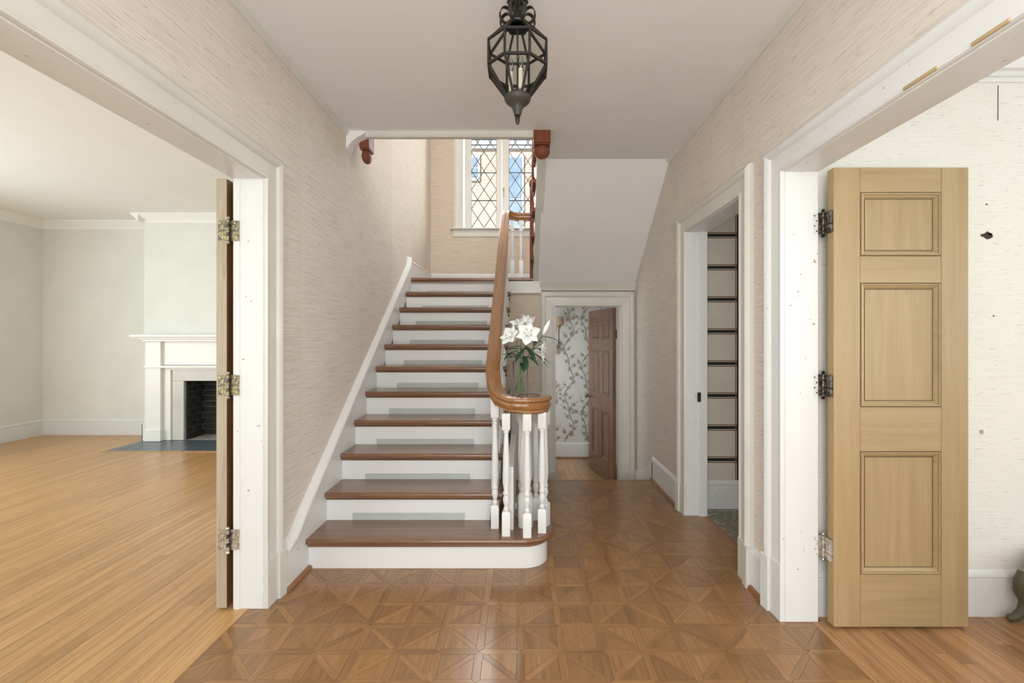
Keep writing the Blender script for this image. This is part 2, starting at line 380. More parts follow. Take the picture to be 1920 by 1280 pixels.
# floors -------------------------------------------------------------------
floor = struct('floor', MB().box(XLo, XRo, YF, STEP_Y, -.10, -.013), 'subfloor', 'parquet floor of the hall laid in squares with diagonal strips', 'floor')
def clip(poly, axis, lim, keep_less):
    out = []; n = len(poly)
    for i in range(n):
        p, q = poly[i], poly[(i + 1) % n]
        ip = (p[axis] <= lim) if keep_less else (p[axis] >= lim); iq = (q[axis] <= lim) if keep_less else (q[axis] >= lim)
        if ip: out.append(p)
        if ip != iq:
            t = (lim - p[axis]) / (q[axis] - p[axis]); out.append((p[0] + t * (q[0] - p[0]), p[1] + t * (q[1] - p[1])))
    return out
def parea(p): return abs(sum(p[i][0] * p[(i + 1) % len(p)][1] - p[(i + 1) % len(p)][0] * p[i][1] for i in range(len(p)))) / 2
def inset(poly, d):
    """move every edge of a convex polygon inwards by d"""
    n = len(poly); a = sum(poly[i][0] * poly[(i + 1) % n][1] - poly[(i + 1) % n][0] * poly[i][1] for i in range(n))
    if a < 0: poly = poly[::-1]
    out = []
    for i in range(n):
        p0, p1, p2 = (Vector(poly[i - 1]), Vector(poly[i]), Vector(poly[(i + 1) % n]))
        e1 = (p1 - p0).normalized(); e2 = (p2 - p1).normalized()
        n1 = Vector((-e1.y, e1.x)); n2 = Vector((-e2.y, e2.x)); b = n1 + n2
        k = b.length_squared / 2
        out.append(tuple(p1 + b * (d / max(k, .25))))
    return out
def slab_piece(poly, g, z=0.0, gap=.00035, ch=.0007, th=.012):
    mb = MB(); a = inset(poly, gap); b = inset(a, ch); n = len(a)
    mb.loft([[(x, y, z - th) for x, y in a], [(x, y, z - ch * .6) for x, y in a], [(x, y, z) for x, y in b]], g=(*g, 0)); return mb
def seen(x, y, z=0.0):
    if y < 1.2: return False
    u = VX + x / y * F; v = VY + (CAMZ - z) / y * F
    return -40 < u < 1960 and -40 < v < 1330
A = .1757; Hh = .0175; Dd = .020
SX0, SY0 = .1667, 2.294                     # a star node
cand = {'parquet_strip': [], 'parquet_diagonal': [], 'parquet_triangle': []}
for i in range(-10, 9):
    for j in range(-20, 14):
        bx, by = SX0 + i * A, SY0 + j * A
        T = lambda ps: [(bx + u, by + v) for u, v in ps]
        h, a = Hh, A
        cand['parquet_strip'].append((T([(0, 0), (h, h), (a - h, h), (a, 0), (a - h, -h), (h, -h)]), (1, 0)))
        cand['parquet_strip'].append((T([(0, 0), (-h, h), (-h, a - h), (0, a), (h, a - h), (h, h)]), (0, 1)))
        dg = [(h, h), (h + Dd, h), (a - h, a - h - Dd), (a - h, a - h), (a - h - Dd, a - h), (h, h + Dd)]
        t1 = [(h + Dd, h), (a - h, h), (a - h, a - h - Dd)]; t2 = [(h, h + Dd), (a - h - Dd, a - h), (h, a - h)]
        flip = (i + j) % 2 != 0            # diagonals all lead to the star nodes
        fl = (lambda ps: [(a - u, v) for u, v in ps][::-1]) if flip else (lambda ps: ps)
        gd = (-.707, .707) if flip else (.707, .707)
        cand['parquet_diagonal'].append((T(fl(dg)), gd))
        cand['parquet_triangle'].append((T(fl(t1)), (0, 1))); cand['parquet_triangle'].append((T(fl(t2)), (0, 1)))
rest = MB()
for kind, lst in cand.items():
    pieces = []
    for poly, g in lst:
        p = poly
        for ax, lim, less in ((0, -1.355, False), (0, XRo, True), (1, STEP_Y - .03, True), (1, YF, False)):
            if len(p) > 2: p = clip(p, ax, lim, less)
        if len(p) < 3 or parea(p) < 4e-5: continue
        cx = sum(q[0] for q in p) / len(p); cy = sum(q[1] for q in p) / len(p)
        if cy > 2.76 and cx < -.30: continue
        hidden = (cy > 2.70 and cx < -.02) or (cx < XL and not OPL[0] < cy < OPL[1]) or (cx > XR and not (OPR[0] < cy < OPR[1] or OPS[0] < cy < OPS[1]))
        pieces.append((cy if seen(cx, cy) and not hidden else 99 + cy, p, g))
    pieces.sort(key=lambda t: t[0])
    for k, (d, p, g) in enumerate(pieces):
        z = random.uniform(-.0005, .0002)
        if k < 300 and d < 90:
            o = obj(kind, slab_piece(p, g, z), 'parquet', floor)
            o.rotation_euler = (random.gauss(0, .0025), random.gauss(0, .0025), 0)
        else:
            q = slab_piece(p, g, z); rest.add(q.v, q.f, (*g, 0))
ro = obj('parquet_remainder', rest, 'parquet', floor); ro['kind'] = 'stuff'
obj('floor_nosing', MB().box(-.13, XR, STEP_Y - .03, STEP_Y + .02, -.035, 0), 'parquet', floor, bevel=.006)
obj('threshold', MB().box(-1.385, -1.355, .90, 2.25, -.02, .003), 'oak', floor, g=(0, 1, 0), bevel=.002)
obj('threshold', MB().box(1.365, 1.41, OPR[0], OPR[1], -.02, .003), 'oak_dining', floor, g=(0, 1, 0), bevel=.002)
obj('threshold', MB().box(1.37, 1.40, OPS[0], OPS[1], -.02, .003), 'shoe', floor, g=(0, 1, 0), bevel=.002)

def boards(floor_o, x0, x1, y0, y1, wd, mat, seed, zt=0.0, lmin=1.1, lmax=2.6, maxparts=300, skip=None):
    rnd = random.Random(seed); x = x0; ps = []
    while x < x1 - .01:
        xe = min(x + wd, x1); y = y0 - rnd.uniform(0, 1.0)
        while y < y1:
            ye = y + rnd.uniform(lmin, lmax)
            a, b = max(y, y0), min(ye, y1)
            if b - a > .05 and not (skip and skip(x, xe, a, b)):
                vis = any(seen(xx, yy) for xx in (x, xe) for yy in (a, (a + b) / 2, b)); ps.append((0 if vis else 1, -b, x, xe, a, b))
            y = ye
        x = xe
    ps.sort(); left = MB()
    for k, (nv, _, xa, xb, a, b) in enumerate(ps):
        q = slab_piece([(xa, a), (xb, a), (xb, b), (xa, b)], (0, 1), zt + rnd.uniform(-.0003, 0), .0005, .0008)
        if not nv and k < maxparts: obj('floorboard', q, mat, floor_o)
        else: left.add(q.v, q.f, (0, 1, 0))
    if left.v: obj('floorboard_remainder', left, mat, floor_o)['kind'] = 'stuff'
fl_l = struct('floor', MB().box(-6.80, XLo, YF - .15, 6.45, -.10, -.013), 'subfloor', 'honey oak strip floor of the empty room with the fireplace', 'floor')
boards(fl_l, -6.64, -1.385, YF, 6.30, .062, 'oak', 3, lmin=1.4, lmax=3.0, skip=lambda xa, xb, a, b: xb > XLo and (b > 2.3 and a > 2.25))
fl_r = struct('floor', MB().box(XRo, 5.65, YF - .15, 2.30, -.10, -.013), 'subfloor', 'worn oak strip floor under the open ochre door', 'floor')
boards(fl_r, XRo + .025, 5.5, YF, 2.20, .066, 'oak_dining', 5)
fl_p = struct('floor', MB().box(-.20, 1.95, STEP_Y, 6.48, LOW - .1, LOW - .013), 'subfloor', 'pale board floor of the lower powder room', 'floor')
boards(fl_p, -.15, 1.80, STEP_Y, YB, .075, 'oak_powder', 9, zt=LOW)
struct('floor', MB().box(-.13, XR, STEP_Y + .0, STEP_Y + .25, LOW, LOW / 2), 'oak_powder', 'single step down from hall to powder room', 'step')
fl_s = struct('floor', MB().box(XRo, 3.55, 2.30, 3.72, -.10, -.006), 'grout', 'stone mosaic floor of the little side room', 'floor')
rnd = random.Random(21); sz = .062; ns = 0; stones_rest = MB()
for i in range(0, 32):
    for j in range(0, 22):
        cx = XRo + .035 + (i + (.5 if j % 2 else 0)) * sz + rnd.uniform(-.009, .009); cy = 2.36 + j * sz * .92 + rnd.uniform(-.009, .009)
        if cy > 3.55 or cx > 3.3: continue
        k = rnd.randint(5, 7); ph = rnd.uniform(0, 6)
        poly = [(cx + math.cos(ph + 2 * PI * q / k) * sz * rnd.uniform(.42, .52), cy + math.sin(ph + 2 * PI * q / k) * sz * rnd.uniform(.38, .48)) for q in range(k)]
        mb = MB(); mid = [(cx + (x - cx) * .86, cy + (y - cy) * .86) for x, y in poly]
        mb.loft([[(x, y, -.008) for x, y in poly], [(x, y, -.001) for x, y in poly], [(x, y, .001) for x, y in mid]])
        if cx < 2.05 and ns < 300: obj('stone', mb, 'pebble', fl_s); ns += 1
        else: stones_rest.add(mb.v, mb.f)
obj('stone_remainder', stones_rest, 'pebble', fl_s)['kind'] = 'stuff'

# walls ---------------------------------------------------------------------
def wall_x(name, x0, x1, y0, y1, z0, z1, holes, mat, label):
    """wall standing along Y with holes (ya, yb, za, zb)"""
    mb = MB(); ys = sorted({y0, y1} | {h[0] for h in holes} | {h[1] for h in holes})
    for a, b in zip(ys, ys[1:]):
        hs = [h for h in holes if h[0] <= a + 1e-6 and h[1] >= b - 1e-6]
        if not hs: mb.box(x0, x1, a, b, z0, z1)
        else:
            h = hs[0]
            if h[2] > z0 + 1e-4: mb.box(x0, x1, a, b, z0, h[2])
            if h[3] < z1 - 1e-4: mb.box(x0, x1, a, b, h[3], z1)
    return struct(name, mb, mat, label, 'wall')
def wall_y(name, x0, x1, y0, y1, z0, z1, holes, mat, label):
    mb = MB(); xs = sorted({x0, x1} | {h[0] for h in holes} | {h[1] for h in holes})
    for a, b in zip(xs, xs[1:]):
        hs = [h for h in holes if h[0] <= a + 1e-6 and h[1] >= b - 1e-6]
        if not hs: mb.box(a, b, y0, y1, z0, z1)
        else:
            h = hs[0]
            if h[2] > z0 + 1e-4: mb.box(a, b, y0, y1, z0, h[2])
            if h[3] < z1 - 1e-4: mb.box(a, b, y0, y1, h[3], z1)
    return struct(name, mb, mat, label, 'wall')
MIDL = XL - .075; MIDR = XR + .075
wall_x('wall_left', MIDL, XL, YF - .15, YB + .16, -.06, UC, [(OPL[0], OPL[1], -.06, OPL[2])], 'grass', 'beige grasscloth wall running up beside the stairs')
wall_x('wall_living_room_side', XLo, MIDL, YF - .15, YB + .16, -.06, UC, [(OPL[0], OPL[1], -.06, OPL[2])], 'living_wall', 'off-white living room side of the wall with the wide opening')
wall_x('wall_right', XR, MIDR, YF - .15, YB + .16, LOW - .06, UC, [(OPR[0], OPR[1], -.06, OPR[2]), (OPS[0], OPS[1], -.06, OPS[2])], 'grass', 'pale grasscloth wall with the narrow doorway on the right of the hall')
wall_x('wall_dining_side', MIDR, XRo, YF - .15, YB + .16, LOW - .06, UC, [(OPR[0], OPR[1], -.06, OPR[2]), (OPS[0], OPS[1], -.06, OPS[2])], 'dining_wall', 'painted dining room side of the right hall wall')
WIN = (-.838, .28, 2.86, 4.72)
wall_y('wall_back', XL, XR, YB, YB + .16, 1.84, UC, [WIN], 'grass_back', 'tan grasscloth wall around the leaded window above the landing')
wall_y('wall_powder_back', -.20, 1.95, YB, YB + .16, LOW - .06, 1.84, [], 'paper', 'white wallpaper with grey blossom branches inside the powder room')
wall_y('wall_under_landing', -.20, XR, PY0, PY1, LOW - .06, 1.84, [(PD[0], PD[1], LOW - .06, PD[2])], 'grass_back', 'tan grasscloth wall under the landing beside the small doorway')
wall_x('wall_powder_left', -.28, -.20, STEP_Y, YB + .16, LOW - .06, 1.84, [], 'paper', 'hidden papered side wall of the powder room')
wall_y('wall_front', XLo, XRo, YF - .15, YF, -.06, HC + .2, [], 'trim', 'front wall of the hall behind the viewer')
# living room
wall_x('wall_living_left', -6.80, -6.64, YF - .15, 6.45, -.06, 3.1, [], 'living_wall', 'off-white left wall of the living room beyond the corner')
wall_y('wall_living_back', -6.64, XLo, 6.30, 6.45, -.06, 3.1, [], 'living_wall', 'off-white recessed wall left of the chimney breast')
wall_y('wall_living_front', -6.64, XLo, YF - .15, YF, -.06, 3.1, [], 'living_wall', 'living room front wall behind the viewer')
CHX0, CHX1, CHY = -4.95, -2.95, 5.95
FBX0, FBX1, FBZ = -4.41, -3.49, .783
wall_y('wall_chimney', CHX0, CHX1, CHY, 6.30, -.012, 2.95, [(FBX0, FBX1, -.012, FBZ)], 'living_wall', 'white chimney breast rising above the mantelpiece')
struct('ceiling', MB().box(-6.8, XLo, YF - .15, 6.45, 2.95, 3.1), 'living_ceiling', 'white ceiling of the living room', 'ceiling')
# dining and side room
wall_y('wall_dining_back', XRo, 5.5, 2.20, 2.30, -.06, 2.9, [], 'dining_wall', 'cream painted wall with holes behind the ochre door')
wall_x('wall_dining_right', 5.5, 5.65, YF - .15, 2.3, -.06, 2.9, [], 'dining_wall', 'dining room outer wall out of view')
wall_y('wall_dining_front', XRo, 5.5, YF - .15, YF, -.06, 2.9, [], 'dining_wall', 'dining room front wall behind the viewer')
struct('ceiling', MB().box(XRo, 5.65, YF - .15, 2.3, 2.74, 2.9), 'ceiling', 'white dining room ceiling', 'ceiling')
wall_y('wall_side_room', XRo, 3.4, 3.58, 3.70, -.05, 2.6, [], 'side_wall', 'striped paper wall seen through the narrow right doorway')
wall_x('wall_side_room_right', 3.4, 3.55, 2.3, 3.7, -.05, 2.6, [], 'side_wall', 'striped paper end wall of the side room')
struct('ceiling', MB().box(XRo, 3.55, 2.3, 3.7, 2.5, 2.6), 'ceiling', 'white ceiling of the side room', 'ceiling')
wall_x('wall_powder_right', 1.80, 1.95, PY1, YB + .16, LOW - .06, 1.84, [], 'paper', 'papered right wall of the powder room')
# hall ceiling with the stair well left open
cm = MB().box(XL, XR, YF, 3.32, HC, UF).box(.17, XR, 3.32, 3.82, HC, UF)
struct('ceiling', cm, 'ceiling', 'smooth white hall ceiling with the lantern', 'ceiling')
SL = (1.945 - 2.84) / (PY0 - 3.82)
sf = MB().prism([(3.82, 2.84), (PY0 + .02, 2.84 + SL * (PY0 + .02 - 3.82)), (PY0 + .02, 2.84 + SL * (PY0 + .02 - 3.82) + .05), (3.82, 2.89)], .17, XR, YZ)
struct('ceiling_soffit', sf, 'ceiling', 'sloping white plaster underside of the upper stair flight', 'soffit')
struct('ceiling_upper', MB().box(XLo, XRo, 1.4, YB + .16, UC, UC + .1), 'ceiling', 'upper hall ceiling above the stair well', 'ceiling')
wall_y('wall_upper_front', XL, XR, 1.4, 1.5, UF, UC, [], 'living_wall', 'upper hall wall above the viewer')
# trims along the ceiling
def run_trim(name, pts, prof, mat, label, cat='moulding', g=(0, 1, 0)):
    return struct(name, MB().sweep(prof, pts, g=g), mat, label, cat, smooth=True)
pr = [(0, 0), (0, -.035), (.006, -.035), (.012, -.022), (.022, -.012), (.024, 0)]
run_trim('trim_1', [(XL, YF, HC), (XL, 3.50, HC)], pr, 'trim', 'thin cream moulding between left grasscloth wall and ceiling')
run_trim('trim_2', [(XR, 3.84, HC), (XR, YF, HC)], pr, 'trim', 'thin cream moulding between right grasscloth wall and ceiling')
struct('trim_3', MB().prism([(3.30, HC + .001), (3.30, HC - .030), (3.292, HC - .036), (3.292, HC - .044), (3.298, HC - .048), (3.332, HC - .048), (3.336, HC - .044), (3.336, HC + .001)], XL + .14, .078, YZ), 'trim', 'cream edge board along the ceiling at the stair well', 'moulding')
# crown in the living room
cr = [(0, 0), (0, -.11), (.012, -.11), (.018, -.085), (.045, -.055), (.075, -.035), (.085, -.02), (.10, -.018), (.10, 0)]
run_trim('trim_4', [(-6.64, 6.30, 2.95), (-6.64, YF, 2.95)][::-1], cr, 'living_ceiling', 'white crown moulding on the living room left wall')
run_trim('trim_5', [(-6.64, 6.30, 2.95), (CHX0, 6.30, 2.95)], cr, 'living_ceiling', 'white crown moulding above the recessed living room wall', g=(1, 0, 0))
run_trim('trim_6', [(CHX0 - .0, CHY, 2.95), (CHX1, CHY, 2.95)], cr, 'living_ceiling', 'white crown moulding across the chimney breast', g=(1, 0, 0))
run_trim('trim_7', [(CHX0, 6.30, 2.95), (CHX0, CHY - .10, 2.95)], cr, 'living_ceiling', 'short crown moulding on the side of the chimney breast')
crd = [(0, 0), (0, -.17), (.008, -.17), (.012, -.15), (.02, -.148), (.022, -.125), (.04, -.12), (.05, -.09), (.09, -.05), (.11, -.03), (.11, 0)]
run_trim('trim_8', [(XRo, 2.20, 2.74), (5.5, 2.20, 2.74)], crd, 'trim_white', 'white stepped crown moulding in the dining room corner', g=(1, 0, 0))

# door casings -------------------------------------------------------------
CAS = [(0, .0), (0, .012), (.004, .018), (.012, .018), (.018, .012), (.030, .014), (.082, .018), (.088, .026), (.098, .034), (.112, .038), (.128, .030), (.136, .020), (.136, 0)]
def casing(name, to3, a0, a1, z0, z1, label, mat='trim', prof=CAS, plinth=.235, legs=(1, 1), gdir=(0, 1, 0)):
    root = None
    def ring(a, z, sa, szz): return [to3(a + sa * d, z + szz * d, h) for d, h in prof]
    loc = to3((a0 + a1) / 2, max(z0, z0), 0)
    t = thing(name, label, 'door casing', loc, kind='structure')
    if legs[0]: obj('casing_leg', MB().loft([ring(a0, z0 + plinth, -1, 0), ring(a0, z1, -1, 1)]), mat, t, g=(0, 0, 1), smooth=True)
    obj('casing_head', MB().loft([ring(a0, z1, -1, 1), ring(a1, z1, 1, 1)]), mat, t, g=gdir, smooth=True)
    if legs[1]: obj('casing_leg', MB().loft([ring(a1, z0 + plinth, 1, 0), ring(a1, z1, 1, 1)]), mat, t, g=(0, 0, 1), smooth=True)
    for s, a, on in ((-1, a0, legs[0]), (1, a1, legs[1])):
        if not on: continue
        w0, w1 = a, a + s * (prof[-1][0] + .003); wm = a + s * .085
        mb = MB(); pl = [(a, 0), (a, .021), (wm, .024), (wm, .036), (w1, .042), (w1, 0)]
        mb.loft([[to3(u, z, h) for u, h in pl] for z in (z0, z0 + plinth - .006)] + [[to3(u, z0 + plinth, h * .85) for u, h in pl]])
        obj('plinth_block', mb, mat, t, g=(0, 0, 1))
    return t
casing('trim_9', lambda a, z, h: (XL + h, a, z), OPL[0], OPL[1], 0, OPL[2], 'wide moulded cream casing around the left opening', plinth=.24)
cR = casing('trim_10', lambda a, z, h: (XR - h, a, z), OPR[0], OPR[1], 0, OPR[2], 'wide moulded pale casing around the right opening, chipped above', 'trim_white', plinth=.27)
casing('trim_11', lambda a, z, h: (XR - h, a, z), OPS[0], OPS[1], 0, OPS[2], 'moulded casing around the narrow doorway on the right wall', plinth=.22)
casing('trim_12', lambda a, z, h: (a, PY0 - h, z), PD[0], PD[1], LOW, PD[2], 'cream casing around the doorway under the landing', prof=[(d * 1.15, h) for d, h in CAS], gdir=(1, 0, 0), plinth=.22)
# bare wood where mouldings have chipped off the right casing head
for k, (ya, yb) in enumerate(((1.135, 1.235), (1.335, 1.455))):
    obj('chip', MB().box(XR - .0215, XR - .012, ya, yb, OPR[2] + .002, OPR[2] + .013), 'bare_wood', cR, g=(0, 1, 0), bevel=.002, label='bare wood scar')
# jamb linings
def jamb_x(name, xa, xb, y0, y1, zt, label, mat='trim_white'):
    t = thing(name, label, 'door jamb', ((xa + xb) / 2, (y0 + y1) / 2, 0), kind='structure')
    obj('jamb_side', MB().box(xa, xb, y0 - .012, y0 + .004, 0, zt), mat, t, g=(0, 0, 1), bevel=.002)
    obj('jamb_side', MB().box(xa, xb, y1 - .004, y1 + .012, 0, zt), mat, t, g=(0, 0, 1), bevel=.002)
    obj('jamb_head', MB().box(xa, xb, y0 - .012, y1 + .012, zt - .004, zt + .012), mat, t, g=(0, 1, 0), bevel=.002)
    return t
jamb_x('trim_13', XLo, XL - .001, *OPL, 'cream jamb lining of the left opening')
jL = thing('trim_13', 'narrow cream door stop on the far jamb of the left opening', 'door stop', (XLo, OPL[1], 0), kind='structure')
obj('stop', MB().box(XLo + .005, XLo + .035, OPL[1] - .007, OPL[1] - .003, 0, OPL[2]), 'trim_white', jL, g=(0, 0, 1))
jamb_x('trim_14', XR + .001, XRo + .008, *OPR, 'white chipped jamb lining of the right opening')
jS = jamb_x('trim_15', XR + .001, XRo, *OPS, 'scuffed cream jamb lining of the narrow doorway')
obj('stop', MB().box(XRo - .06, XRo, OPS[1] - .02, OPS[1] - .002, 0, OPS[2]), 'trim_white', jS, g=(0, 0, 1), bevel=.002)
obj('strike_plate', MB().box(XRo - .075, XRo - .05, OPS[1] - .0225, OPS[1] - .019, .86, .93), 'iron', jS, label='small black strike plate')
jP = thing('trim_16', 'cream jamb lining of the doorway under the landing', 'door jamb', (PD[0], PY0, LOW), kind='structure')
for xa in (PD[0], PD[1]): obj('jamb_side', MB().box(xa - .012, xa + .012, PY0, PY1 + .01, LOW, PD[2]), 'trim', jP, g=(0, 0, 1))
obj('jamb_head', MB().box(PD[0], PD[1], PY0, PY1 + .01, PD[2] - .004, PD[2] + .012), 'trim', jP)
# mouldings above the powder-room doorway and landing fascia
struct('trim_17', MB().sweep([(0, 0), (0, -.085), (.012, -.085), (.018, -.06), (.035, -.04), (.05, -.012), (.055, 0)], [(.19, PY0, 1.945), (XR, PY0, 1.945)]), 'trim', 'small cream cornice where the sloping soffit meets the doorway', 'moulding', smooth=True)

# baseboards ---------------------------------------------------------------
BASE = [(0, 0), (.016, 0), (.016, .17), (.013, .185), (.018, .19), (.014, .205), (.006, .215), (0, .22)]
QR = [(.016, 0), (.036, 0), (.035, .010), (.030, .018), (.016, .022)]
def base(name, p, q, label, shoe=True, prof=BASE, mat='trim_white', g=(0, 1, 0)):
    b = struct(name, MB().sweep(prof, [p, q]), mat, label, 'baseboard', smooth=True)
    if shoe: obj('shoe_moulding', MB().sweep(QR, [p, q]), 'shoe', b, g=g, smooth=True, label='brown wooden shoe moulding')
    return b
bL = struct('baseboard_left', MB().box(XL, XL + .016, OPL[1] + .14, 2.46, 0, .20), 'trim_white', 'short white baseboard between left casing and first step', 'baseboard')
obj('shoe_moulding', MB().sweep([(a + .022, b) for a, b in QR], [(XL, OPL[1] + .14, 0), (XL, 2.648, 0)]), 'shoe', bL, g=(0, 1, 0), smooth=True, label='brown wooden shoe moulding')
base('baseboard_right', (XR, OPS[0] - .14, 0), (XR, OPR[1] + .14, 0), 'short white baseboard between the two right hand casings')
b3 = base('baseboard_right', (XR, 4.30, 0), (XR, OPS[1] + .14, 0), 'white baseboard with brown shoe beyond the narrow doorway')
struct('baseboard_rake', MB().prism([(4.28, 0), (4.28, .22), (4.55, .0), (PY0, LOW + .22), (PY0, LOW), (4.28, LOW)], XR - .016, XR, YZ), 'trim_white', 'raked white baseboard stepping down to the powder room', 'baseboard')
base('baseboard_living_left', (-6.64, YF, 0), (-6.64, 6.30, 0), 'tall white baseboard on the living room left wall', False)
base('baseboard_living_back', (-6.64, 6.30, 0), (CHX0, 6.30, 0), 'tall white baseboard left of the fireplace', False)
base('baseboard_dining', (XRo, 2.20, 0), (5.5, 2.20, 0), 'white baseboard behind the ochre door', False, [(a, b * 1.0) for a, b in BASE] , 'trim_white')
base('baseboard_side_room', (XRo, 3.58, 0), (3.4, 3.58, 0), 'grey-white baseboard under the striped wall paper', False)
bp = base('baseboard_powder', (-.2, YB, LOW), (1.8, YB, LOW), 'white baseboard under the blossom wallpaper', True, g=(1, 0, 0))
base('baseboard_landing', (XL, YB, LAND), (XR, YB, LAND), 'white baseboard along the landing below the window', False)
base('baseboard_landing_side', (XL, YLAND, LAND), (XL, YB, LAND), 'white baseboard on the landing against the left wall', False)
# ---------------------------------------------------------------- staircase
SXL, SXR = -1.245, -.127
RX = -.19                                    # handrail centre line
def ny(k): return Y0 + (k - 1) * G_
def rail_z(y): return 2.72 - .741 * (5.0 - y)
st = thing('staircase', 'oak and white staircase rising to the landing with a turned white balustrade', 'staircase', (-.68, 2.65, 0))
# bottom step with rounded end
def bull(x0, yf, r, cx, cy, yb, n=14):
    pts = [(x0, yf), (cx, yf)]
    for i in range(1, n): a = -PI / 2 + PI * i / n; pts.append((cx + r * math.cos(a), cy + r * math.sin(a)))
    pts += [(cx, cy + r), (SXR, cy + r), (SXR, yb), (x0, yb)] if cy + r < yb else [(cx, cy + r), (x0, yb)]
    return pts
def nose_slab(outline_fn, zt, th):
    """rounded edge slab: a stack of insets"""
    rings = []
    for d, z in ((.012, zt - th), (.003, zt - th * .8), (0, zt - th * .5), (.003, zt - th * .2), (.010, zt)): rings.append([(x, y, z) for x, y in outline_fn(d)])
    return MB().loft(rings)
CX, CY, BR = .005, 2.79, .187
def tread1(d): return [(x, y) for x, y in bull(SXL, Y0 + d, BR - d, CX, CY, 2.99)]
t1 = obj('tread', nose_slab(tread1, R_, .033), 'tread', st, smooth=True)
def bullr(off, z0, z1): return MB().loft([[(x, y, z) for x, y in bull(SXL, Y0 + off, BR - off, CX, CY, 2.98)] for z in (z0, z1)])
obj('cove_moulding', bullr(.026, R_ - .052, R_ - .033), 'tread', t1, smooth=True)
obj('riser', bullr(.042, 0, R_ - .05), 'riser', st, smooth=True)
# the other treads share one mesh
yk = ny(2)
prof = [(0, -.0165), (.003, -.006), (.010, 0), (G_ + .045, 0), (G_ + .045, -.033), (.012, -.033), (.003, -.027)]
tm = MB().prism([(yk + a, 2 * R_ + b) for a, b in prof], SXL, SXR, YZ)
tread = obj('tread', tm, 'tread', st, smooth=True)
cov = MB().prism([(yk + a, 2 * R_ - .033 + b) for a, b in ((.020, 0), (.022, -.008), (.030, -.018), (.04, -.02), (.04, 0))], SXL, SXR - .012, YZ)
cove = obj('cove_moulding', cov, 'tread', tread)
rm = MB().box(SXL, SXR - .022, yk + .040, yk + .055, R_, 2 * R_ - .04)
riser = obj('riser', rm, 'riser', st)
pm = MB().box(-1.08, -.367, yk + .0385, yk + .0402, R_ + .001, R_ + .046)
patch = obj('paint_patch', pm, 'patch', riser, label='grey-green unpainted strip')
bk = MB().prism([(yk + .03, 2 * R_ - .033), (yk + .20, 2 * R_ - .033), (yk + .19, 2 * R_ - .05), (yk + .13, 2 * R_ - .06), (yk + .10, 2 * R_ - .085), (yk + .045, 2 * R_ - .09), (yk + .03, 2 * R_ - .07)], SXR - .022, SXR - .008, YZ)
brk = obj('tread_bracket', bk, 'tread', tread)
for k in range(3, 12):
    d = Vector((0, (k - 2) * G_, (k - 2) * R_))
    if k < 11:
        tt = inst(tread, st, WLOC[tread.name] + d); inst(cove, tt, WLOC[cove.name] + d); inst(brk, tt, WLOC[brk.name] + d)
    rr = inst(riser, st, WLOC[riser.name] + d); pt = inst(patch, rr, WLOC[patch.name] + d)
    pt.scale = (random.uniform(.95, 1.03), 1, random.uniform(.85, 1.1))
# landing
obj('landing', MB().prism([(YLAND + a, LAND + b) for a, b in ((0, -.0165), (.003, -.006), (.010, 0), (YB - YLAND, 0), (YB - YLAND, -.033), (.012, -.033), (.003, -.027))], XL, XR, YZ), 'tread', st, smooth=True)
obj('cove_moulding', MB().box(SXL, .17, YLAND + .02, YLAND + .045, LAND - .054, LAND - .033), 'tread', st)
obj('landing_body', MB().box(XL, XR, YLAND + .04, YB, 1.80, LAND - .035), 'ceiling', st)
obj('landing_fascia', MB().box(SXR - .03, .205, PY0 - .02, YLAND + .05, LAND - .175, LAND - .054).box(SXR - .03, .205, PY0 - .028, PY0 - .018, LAND - .185, LAND - .165), 'trim', st, bevel=.002)
# wall skirt with a moulded cap
ns_ = [(2.40, 0), (2.40, .215), (2.50, .25)] + [(y, .183 + (y - Y0) * .741 + .155) for y in (2.62, 5.02)] + [(5.07, LAND + .22), (5.07, LAND - .1), (2.75, 0)]
obj('skirt_board', MB().prism(ns_, XL, SXL + .002, YZ), 'trim_white', st, g=(0, .8, .6), bevel=.002)
cp = [(XL, 2.40, .215), (XL, 2.50, .25), (XL, 2.62, .351), (XL, 5.02, 2.129), (XL, 5.07, LAND + .22)]
obj('skirt_cap', MB().sweep([(0, -.012), (.045, -.012), (.050, -.004), (.046, .006), (.03, .010), (.012, .018), (0, .020)], cp), 'trim_white', st, g=(0, .8, .6), smooth=True)
# outer string: recessed black panel paints the shade of the open void
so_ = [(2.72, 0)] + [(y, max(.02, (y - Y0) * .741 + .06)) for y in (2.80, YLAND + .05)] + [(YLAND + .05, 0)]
obj('understair_panel', MB().prism(so_, SXR - .075, SXR - .055, YZ), 'black', st, label='black panel painted as the unlit void under the treads')
sw = []
for k in range(2, 11): sw += [(ny(k) + .05, (k - 1) * R_), (ny(k) + .05, k * R_ - .034)]
sw += [(PY0, LAND - R_ - .03), (PY0, LAND - R_ - .28), (ny(2) + .05, R_ * .2)]
obj('outer_string', MB().prism(sw, SXR - .05, SXR - .024, YZ), 'riser', st)
